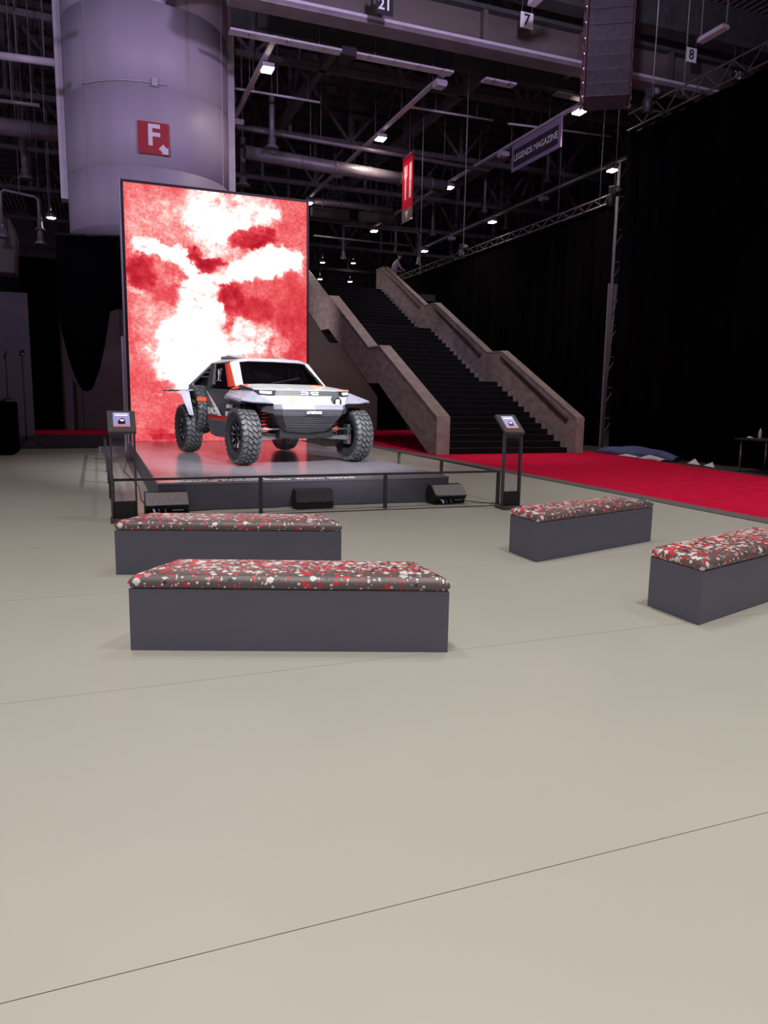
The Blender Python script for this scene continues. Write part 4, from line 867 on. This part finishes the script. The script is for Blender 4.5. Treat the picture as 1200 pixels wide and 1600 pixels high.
pipe('air_duct', tuple(aty(562, 338, 34)), tuple(aty(614, 342, 34)), .22, 'short thick duct left of the red banner')
pipe('water_pipe', tuple(aty(487, 313, 35)), tuple(aty(612, 328, 35)), .16, 'grey duct above the short duct ends')
pipe('water_pipe', tuple(aty(0, 87, 21.5)), tuple(aty(86, 98, 21.5)), .09, 'pale fluorescent looking pipe at the top left edge', 'white_metal')
pipe('water_pipe', tuple(aty(0, 157, 23)), tuple(aty(62, 165, 23)), .05, 'thin pale pipe at the left picture edge')
pipe('water_pipe', tuple(aty(366, 138, 24)), tuple(aty(404, 144, 24)), .035, 'thin white pipe beside the first lit lamp', 'white_metal')
pipe('water_pipe', tuple(aty(404, 144, 24)), tuple(aty(500, 160, 24)), .035, 'thin white pipe below the corrugated roof', 'white_metal')
pipe('water_pipe', tuple(aty(640, 167, 24)), tuple(aty(770, 188, 24)), .035, 'thin white pipe under the second girder', 'white_metal')
pipe('water_pipe', tuple(aty(794, 193, 24)), tuple(aty(955, 213, 24)), .035, 'thin white pipe behind the magazine sign', 'white_metal')
pipe('water_pipe', tuple(aty(490, 368, 36)), tuple(aty(640, 384, 36)), .04, 'thin pale pipe below the red banner')
def goalpost(px0, py0, px1, py1, dy, y, label):
    a = aty(px0, py0, y); b = aty(px1, py1, y); t = thing('pipe_loop', label, 'pipe', tuple(a))
    MB().tube([(0, 0, -dy), (0, 0, -.1), (.1, 0, 0), (b.x-a.x-.1, 0, b.z-a.z), (b.x-a.x, 0, b.z-a.z-.1), (b.x-a.x, 0, b.z-a.z-dy)], .05, 8).build('tube', M['duct'], t)
    for xx, z_ in ((0, 0), (b.x-a.x, b.z-a.z)): MB().lathe([(.09, .25), (.09, .0), (.18, -.12), (.16, -.14)], 12, Matrix.Translation((xx, 0, z_-dy))).build('bell', M['duct'], t)
    MB().bar(((b.x-a.x)/2, 0, 0), ((b.x-a.x)/2, 0, 14.61-a.z), .03).build('hanger', M['roof_steel'], t)
goalpost(537, 352, 655, 363, 1.5, 37, 'bent pale pipe loop with bell ends above the stair top')
goalpost(0, 296, 60, 308, 1.3, 27, 'bent pale pipe loop with bell ends at the left edge')
def nozzle(px, py0, py1, y, label, r=.07):
    a = aty(px, py1, y); b = aty(px, py0, y); t = thing('drop_pipe', label, 'pipe', tuple(a), 0, 'vertical drop pipes with bell ends')
    h = b.z-a.z
    MB().tube([(0, 0, .15), (0, 0, h)], r, 10).build('tube', M['duct'], t)
    MB().bar((0, 0, h-.05), (0, 0, 14.6-a.z), .035).build('hanger', M['roof_steel'], t)
    MB().lathe([(r*1.3, .3), (r*1.4, .12), (r*2.6, .02), (r*2.5, 0), (0, .02)], 14).build('bell', M['duct'], t)
nozzle(425, 148, 232, 25, 'vertical drop pipe below the first lit lamp', .09)
nozzle(380, 215, 290, 28, 'vertical drop pipe ending just above the screen top', .10)
nozzle(536, 352, 403, 40, 'vertical drop pipe right of the screen by the far lamps')
nozzle(618, 330, 395, 40, 'vertical drop pipe above the person at the stair top')
nozzle(676, 312, 368, 36, 'vertical drop pipe right of the red banner')
nozzle(757, 255, 332, 32, 'vertical drop pipe below the magazine sign, left one')
nozzle(790, 290, 358, 36, 'vertical drop pipe just above the far curtain')
nozzle(855, 225, 285, 28, 'vertical drop pipe below the magazine sign, right one')
nozzle(40, 200, 280, 28, 'vertical drop pipe left of the round column', .10)
nozzle(63, 310, 360, 30, 'small vertical drop pipe low beside the round column')

# steel wires
def wire(px0, py0, px1, py1, y, label, r=.012):
    a = aty(px0, py0, y); b = aty(px1, py1, y); b.x = a.x = (a.x+b.x)/2; a.z = 14.61
    o = MB().tube([tuple(a), tuple(b)], r, 6).build('suspension_wire', M['cable']); return tag(o, label, 'wire', 'suspension wires hanging from the roof')
wire(667, 20, 655, 430, 24.5, 'thin wire hanging just right of the red banner', .010)
wire(884, 90, 872, 340, 26, 'thin wire hanging behind the magazine sign right edge', .010)
wire(946, 148, 937, 325, 21, 'thin wire dropping left of the chain hoist by the tall curtain')
wire(1077, -10, 1069, 150, 15.5, 'thin wire left of number plate 8', .008)
wire(70, 170, 75, 330, 27, 'thin wire left of the round column')

# trusses the curtains hang from
def flytruss(x, y0, y1, z0, z1, label, step):
    t = thing('curtain_truss', label, 'truss', (x, y0, z0))
    L_ = y1-y0
    for dz in (0, z1-z0):
        MB().tube([(0, 0, dz), (0, L_, dz)], .028, 8).build('chord', M['grey_metal'], t)
    MB().tube([(.3, 0, 0), (.3, L_, 0)], .028, 8).build('chord', M['grey_metal'], t)
    n = int(L_/step)
    for k in range(n):
        MB().bar((0, k*step, 0 if k % 2 else z1-z0), (0, (k+1)*step, z1-z0 if k % 2 else 0), .022).build('brace', M['grey_metal'], t)
    for k in range(0, n, 3): MB().box(-.05, .05, k*step, k*step+.07, -.05, .04).build('clamp', M['black'], t)
    return t
flytruss(14.62, 5.0, 18.7, 9.28, 9.72, 'silver truss holding the tall curtain at right', .45)
flytruss(16.0, 21.1, 40.4, 7.99, 8.25, 'silver truss holding the far curtain behind the stairs', .45)
o = thing('truss_tower', 'upright dark truss in the slit between the two curtains', 'truss', (15.75, 20.4, 0))
for dx, dy in ((0, 0), (.35, 0), (.18, .3)): MB().tube([(dx, dy, 0), (dx, dy, 9.0)], .03, 8).build('chord', M['roof_steel'], o)
for k in range(18): MB().bar((0, 0, .5*k), (.35, 0, .5*k+.5) if k % 2 else (.35, 0, .5*k), .025).build('brace', M['roof_steel'], o)
o = MB().prism([(15.98, 0.0), (16.02, 0.0), (16.3, 5.4), (15.95, 5.4)], 'y', 20.85, 20.9).build('grey_panel', M['lilac_wall']); tag(o, 'narrow grey lilac panel seen in the slit between the curtains', 'panel')
def hoist(px, py, y, label, s=1.0):
    p = aty(px, py, y); t = thing('chain_hoist', label, 'hoist', tuple(p), .4)
    MB().box(-.16*s, .16*s, -.12*s, .12*s, -.15*s, .12*s).build('motor', M['black'], t, bevel=.03)
    MB().tube([(0, 0, .1*s), (0, 0, 14.59-p.z)], .012, 6).build('chain', M['cable'], t)
    MB().tube([(-.12*s, -.13*s, 0), (.12*s, -.13*s, 0)], .07*s, 10).build('cover', M['grey_metal'], t)
    MB().tube([(0, 0, -.15*s), (.03, 0, -.28*s), (0, 0, -.36*s), (-.05*s, 0, -.3*s)], .02, 6).build('hook', M['alu'], t)
    MB().lathe([(.05*s, -.5*s), (.12*s, -.45*s), (.13*s, -.2*s), (.10*s, -.15*s)], 10, Matrix.Translation((-.2*s, 0, 0))).build('chain_bag', M['black'], t)
hoist(1019.5, 146, 15.5, 'black chain hoist on the pale wire above the tall curtain')
hoist(960, 298, 19.6, 'black chain hoist beside the tall curtain edge')
hoist(724, 386, 22, 'small chain hoist where the long wire meets the far curtain', .7)

# hanging loudspeaker array
la = thing('line_array', 'hanging column of stacked dark loudspeakers at the top right', 'loudspeaker', (12.05, 16.3, 8.85), -.55)
zc = 0.0; yo = 0.0
for k in range(8):
    tl = R(max(0, 16-4.0*k)); h = .36
    m_ = Matrix.Translation((0, yo, zc)) @ Matrix.Rotation(-tl, 4, 'X')
    c_ = MB().box(-.52, .52, -.25, .30, .006, h-.006, m_).build('cabinet', M['array_black'], la, bevel=.008)
    for s_ in (-1, 1):
        MB().box(s_*.56-.02, s_*.56+.02, -.05, .05, .0, h, m_).build('rigging_arm', M['speaker_red'], c_)
        MB().box(s_*.60-.02, s_*.60+.02, .18, .28, .0, h, m_).build('rigging_arm', M['speaker_red'], c_)
        MB().bar(m_ @ Vector((s_*.58, -.05, .05)), m_ @ Vector((s_*.62, .26, h-.05)), .03).build('rigging_pin', M['speaker_red'], c_)
    MB().box(-.585, -.575, -.06, -.045, .15, .17, m_).build('pin_light', M['led_dot'], c_); MB().box(-.62, -.61, .20, .215, .06, .08, m_).build('pin_light', M['led_dot'], c_)
    zc += h*math.cos(tl); yo += h*math.sin(tl)*.9
MB().box(-.6, .6, -.1, .1+yo, zc, zc+.1).build('bumper_frame', M['speaker_red'], la)
for s_ in (-.5, .5): MB().tube([(s_, yo*.5, zc+.1), (s_*.3, yo*.5, 14.61-8.85)], .012, 6).build('sling', M['cable'], la)

# ------------------------------------------------------------------ signs under the roof
def plate(px, py, y, s_, body, label, dark=False):
    p = aty(px, py, y); t = thing('number_plate', label, 'sign', tuple(p), 0)
    MB().box(-s_/2, s_/2, -.01, .01, -s_/2, s_/2).build('board', M['black'] if dark else M['white'], t)
    text('number', body, s_*(1.0 if len(body) == 1 else .8), M['white'] if dark else M['black'], t, face_y(0, -.013, 0), .002, 'CENTER', .006)
    for sx in (-.4, .4): MB().bar((s_*sx, 0, s_/2), (s_*sx, 0, 11.498-p.z), .012).build('strap', M['grey_metal'], t)
plate(823, 32, 17.50, .36, '7', 'white plate reading 7 on the girder left of the hanging loudspeakers')
plate(1080, 86, 17.50, .36, '8', 'white plate reading 8 above the tall curtain truss')
plate(601, 8, 17.50, .42, '21', 'black plate with pale number 21 at the top edge', True)
plate(1152, 118, 17.50, .36, '25', 'black plate with pale number 25 above the tall curtain', True)
t = thing('hanging_sign', 'lilac framed hanging sign reading LEGENDS MAGAZINE', 'sign', (14.25, 23.02, 9.60), R(-90))
MB().box(-1.53, 1.53, -.02, .02, 0, .93).build('board', M['sign_lilac'], t, bevel=.004)
MB().box(-1.40, 1.38, -.028, -.02, .13, .72).build('panel', M['sign_dark'], t)
text('lettering', 'LEGENDS MAGAZINE', .30, M['white'], t, face_y(0, -.031, .425), .002, 'CENTER', .004, .95)
for s_ in (-1.2, 1.2): MB().bar((s_, 0, .93), (s_, 0, .949), .03).build('clip', M['alu'], t)
t = thing('restaurant_banner', 'tall red hanging banner with white fork and knife symbols', 'banner', (10.5, 25.24, 7.72), R(-90)); t.scale = (.875, .875, .875)
MB().box(-.53, .53, -.012, .012, .50, 2.52).build('red_cloth', M['banner_red'], t)
MB().box(-.53, .53, -.010, .010, 0, .50).build('grey_cloth', M['banner_grey'], t)
for z in (.0, 2.52): MB().tube([(-.58, 0, z), (.58, 0, z)], .025, 8).build('rod', M['alu'], t)
q = MB()
q.add([(x, -.016, z) for x, z in ((-.25, .85), (-.12, .85), (-.12, 1.62), (-.03, 1.75), (-.03, 2.15), (-.34, 2.15), (-.34, 1.75), (-.25, 1.62))], [tuple(range(8))]); q.build('fork_symbol', M['banner_print'], t, thick=.004)
for xx in (-.27, -.14): MB().box(xx, xx+.035, -.020, -.017, 1.85, 2.16).build('fork_slot', M['banner_red'], t)
q = MB(); q.add([(x, -.016, z) for x, z in ((.20, .85), (.38, .85), (.38, 1.45), (.42, 1.5), (.42, 2.2), (.20, 2.15))], [tuple(range(6))]); q.build('knife_symbol', M['banner_print'], t, thick=.004)
MB().box(.19, .43, -.020, -.017, 1.46, 1.48).build('knife_slot', M['banner_red'], t)
q = MB(); q.add([(x, -.015, z) for x, z in ((-.20, .40), (.16, .40), (-.02, .08))], [(0, 1, 2)]); q.build('arrow_symbol', M['banner_print'], t, thick=.004)
for s_ in (-.5, .5): MB().tube([(s_, 0, 2.54), (s_, 0, 7.85)], .006, 6).build('cord', M['roof_steel'], t)

# ------------------------------------------------------------------ things lying by the right curtain
def sheet(pts, nx, ny, fn, name, m, label, cat):
    vs = [fn(i/nx, j/ny) for j in range(ny+1) for i in range(nx+1)]
    o = MB().add(vs, [(j*(nx+1)+i, j*(nx+1)+i+1, (j+1)*(nx+1)+i+1, (j+1)*(nx+1)+i) for j in range(ny) for i in range(nx)], True).build(name, M[m], thick=.006)
    return tag(o, label, cat)
rn = random.Random(3)
def heap(x0, y0, x1, y1, wd, h, sd):
    rr = random.Random(sd); ph = [rr.random()*6 for _ in range(4)]
    def fn(u, v):
        x = x0+(x1-x0)*u; y = y0+(y1-y0)*u; e = math.sin(math.pi*min(max(v, 0), 1))**.7*math.sin(math.pi*min(max(u*.9+.05, 0), 1))**.6
        nx_ = (y1-y0); ny_ = -(x1-x0); l = math.hypot(nx_, ny_); o_ = (v-.5)*wd
        return (x+nx_/l*o_, y+ny_/l*o_, .018+h*e*(1+.35*math.sin(7*u+ph[0])*math.cos(5*v+ph[1])))
    return fn
sheet(None, 24, 10, heap(14.30, 15.3, 14.34, 18.6, .46, .26, 1), 'blue_sheeting', 'blue_sheet', 'crumpled blue sheeting heaped against the tall curtain', 'sheeting')
sheet(None, 10, 5, heap(13.90, 15.4, 13.92, 16.3, .28, .10, 2), 'paper_sheet', 'paper', 'curled pale paper tucked under the blue sheeting', 'paper')
sheet(None, 10, 5, heap(13.97, 16.5, 13.98, 17.3, .18, .05, 5), 'paper_sheet', 'paper', 'thin pale paper edge below the blue sheeting', 'paper')
def flap(x, y, a, L1, h, label, sd):
    o = MB().add([(0, 0, .01), (L1, 0, .01), (L1, .02, .012), (.05, .20, h), (0, .22, h*1.1)], [(0, 1, 2, 3, 4)]).build('paper_scrap', M['paper'], thick=.004)
    o.location = (x, y, 0); o.rotation_euler = (0, 0, a); return tag(o, label, 'paper')
flap(14.0, 14.15, R(250), .55, .09, 'folded white paper scrap nearest the table', 1)
flap(14.05, 14.75, R(265), .45, .12, 'folded white paper scrap nearest the blue sheeting', 2)

tb = thing('side_table', 'small black table with thin red lit legs by the curtain', 'table', (14.15, 12.4, 0), 0)
MB().box(-.50, .43, -.95, .55, .735, .765).build('table_top', M['black'], tb, bevel=.004)
for x, y in ((-.42, .40), (.36, .40), (-.42, -.85), (.36, -.85)):
    l = MB().tube([(x, y, .04), (x, y, .735)], .022, 10).build('leg', M['alu'], tb); MB().tube([(x, y, 0), (x, y, .04)], .028, 10).build('foot', M['black'], l)
p = atx(1187, 686, 14.2); bx, by = p.x, p.y
b = thing('water_bottle', 'small clear plastic water bottle on the side table', 'bottle', (bx, by, .765))
MB().lathe([(0, 0), (.033, 0), (.035, .02), (.035, .14), (.03, .165), (.014, .19), (.013, .20)], 16).build('body', M['bottle'], b)
MB().lathe([(.015, .198), (.015, .222), (0, .222)], 12).build('cap', M['white'], b); MB().lathe([(.0355, .07), (.0355, .13)], 16).build('wrapper', M['paper'], b)
sheet(None, 6, 4, lambda u, v: (bx-.16+.10*u, by+.10+.12*v, .768+.03*math.sin(3*u)*math.sin(2*v)), 'napkin', 'paper', 'crumpled white napkin beside the water bottle', 'napkin')

# ------------------------------------------------------------------ equipment at the left edge
dk = thing('draped_desk', 'desk under a black cloth at the left picture edge', 'desk', (-3.6, 20.6, 0))
MB().box(-1.4, 1.68, -.6, .9, 0.0, 1.28).build('cloth', M['velvet'], dk, bevel=.05)
MB().box(-1.3, 1.45, -.4, .6, 1.28, 1.34).build('mixing_panel', M['black'], dk)
ls = thing('microphone_stand', 'thin black microphone stand on the draped desk', 'stand', (-2.08, 20.9, 1.34))
MB().tube([(0, 0, 0), (0, 0, 1.05)], .014, 6).build('pole', M['black'], ls); MB().lathe([(.0, 0), (.12, 0), (.1, .03), (0, .04)], 12).build('base', M['black'], ls)
MB().tube([(-.04, 0, 1.0), (0, 0, 1.1), (.02, 0, 1.22)], [.02, .035, .01], 8).build('microphone', M['black'], ls)
ls = thing('light_stand', 'black tripod light stand before the black curtain at left', 'stand', (-1.87, 22.9, 0))
MB().tube([(0, 0, .12), (0, 0, 2.55)], .016, 6).build('pole', M['black'], ls)
for a in (.2, 2.3, 4.4): MB().bar((.45*math.cos(a), .45*math.sin(a), .01), (0, 0, .3), .025).build('leg', M['black'], ls)
hd = MB().tube([(0, -.12, 2.55), (0, .12, 2.62)], .07, 10).build('lamp_head', M['black'], ls); MB().lathe([(0, 0), (.022, 0)], 10, Matrix.Translation((.03, -.125, 2.56)) @ Matrix.Rotation(R(90), 4, 'X')).build('lens', M['alu'], hd)
o = MB().box(-.35, .45, -.03, .03, 0, .16).build('step_box', M['white_metal'], loc=(.35, 20.6, 0)); tag(o, 'low pale board on the floor behind the left stage rail', 'board')

# ------------------------------------------------------------------ person at the stair top
pp = aty(619, 400, 36.5)
zf = 6.68; hgt = pp.z+.10-zf
person = thing('person', 'person in a light top leaning at the top of the stairs', 'person', (pp.x-.12, 36.5, zf))
k = hgt/1.75
J = [(0, 0, .95), (.02, 0, 1.18), (.10, 0, 1.40), (.17, 0, 1.50), (.20, 0, 1.56),            # pelvis, waist, chest, neck base, neck top
     (.10, -.19, 1.38), (.22, -.24, 1.15), (.40, -.20, 1.08), (.46, -.18, 1.07), (.10, .19, 1.38), (.24, .24, 1.14), (.42, .2, 1.08), (.48, .18, 1.07),
     (0, -.10, .88), (.02, -.11, .48), (0, -.11, .06), (.12, -.12, .03), (0, .10, .88), (-.02, .11, .48), (-.04, .11, .06), (.08, .12, .03)]
E_ = [(0, 1), (1, 2), (2, 3), (3, 4), (2, 5), (5, 6), (6, 7), (7, 8), (2, 9), (9, 10), (10, 11), (11, 12), (0, 13), (13, 14), (14, 15), (15, 16), (0, 17), (17, 18), (18, 19), (19, 20)]
rad = [.14, .135, .155, .07, .055, .07, .05, .036, .03, .07, .05, .036, .03, .095, .065, .045, .04, .095, .065, .045, .04]
me = bpy.data.meshes.new('body'); me.from_pydata([(x*k, y*k, z*k) for x, y, z in J], E_, []); me.materials.append(M['shirt'])
bo = bpy.data.objects.new('body', me); COL.objects.link(bo); bo.parent = person
md = bo.modifiers.new('skin', 'SKIN')
for i, sv in enumerate(me.skin_vertices[0].data): sv.radius = (rad[i]*k, rad[i]*k); sv.use_root = (i == 0)
bo.modifiers.new('sub', 'SUBSURF').levels = 2; bo.modifiers['sub'].render_levels = 2
MB().lathe([(.0, -.12), (.05, -.115), (.075, -.06), (.085, 0), (.082, .06), (.06, .105), (0, .12)], 16, Matrix.Translation((.25*k, 0, 1.65*k))).build('head', M['skin'], person)
MB().lathe([(.09, .0), (.09, .05), (.068, .11), (0, .13)], 16, Matrix.Translation((.235*k, 0, 1.66*k))).build('hair', M['hair'], person)
MB().add([(.33*k, 0, 1.665*k), (.36*k, 0, 1.635*k), (.33*k, .015, 1.63*k), (.33*k, -.015, 1.63*k)], [(0, 1, 2), (0, 3, 1), (1, 3, 2), (0, 2, 3)]).build('nose', M['skin'], person)
MB().prism([(-.16, .50), (.16, .50), (.17, 1.06), (-.15, 1.06)], 'y', -.19, .19).build('trousers', M['trousers'], person, bevel=.04)
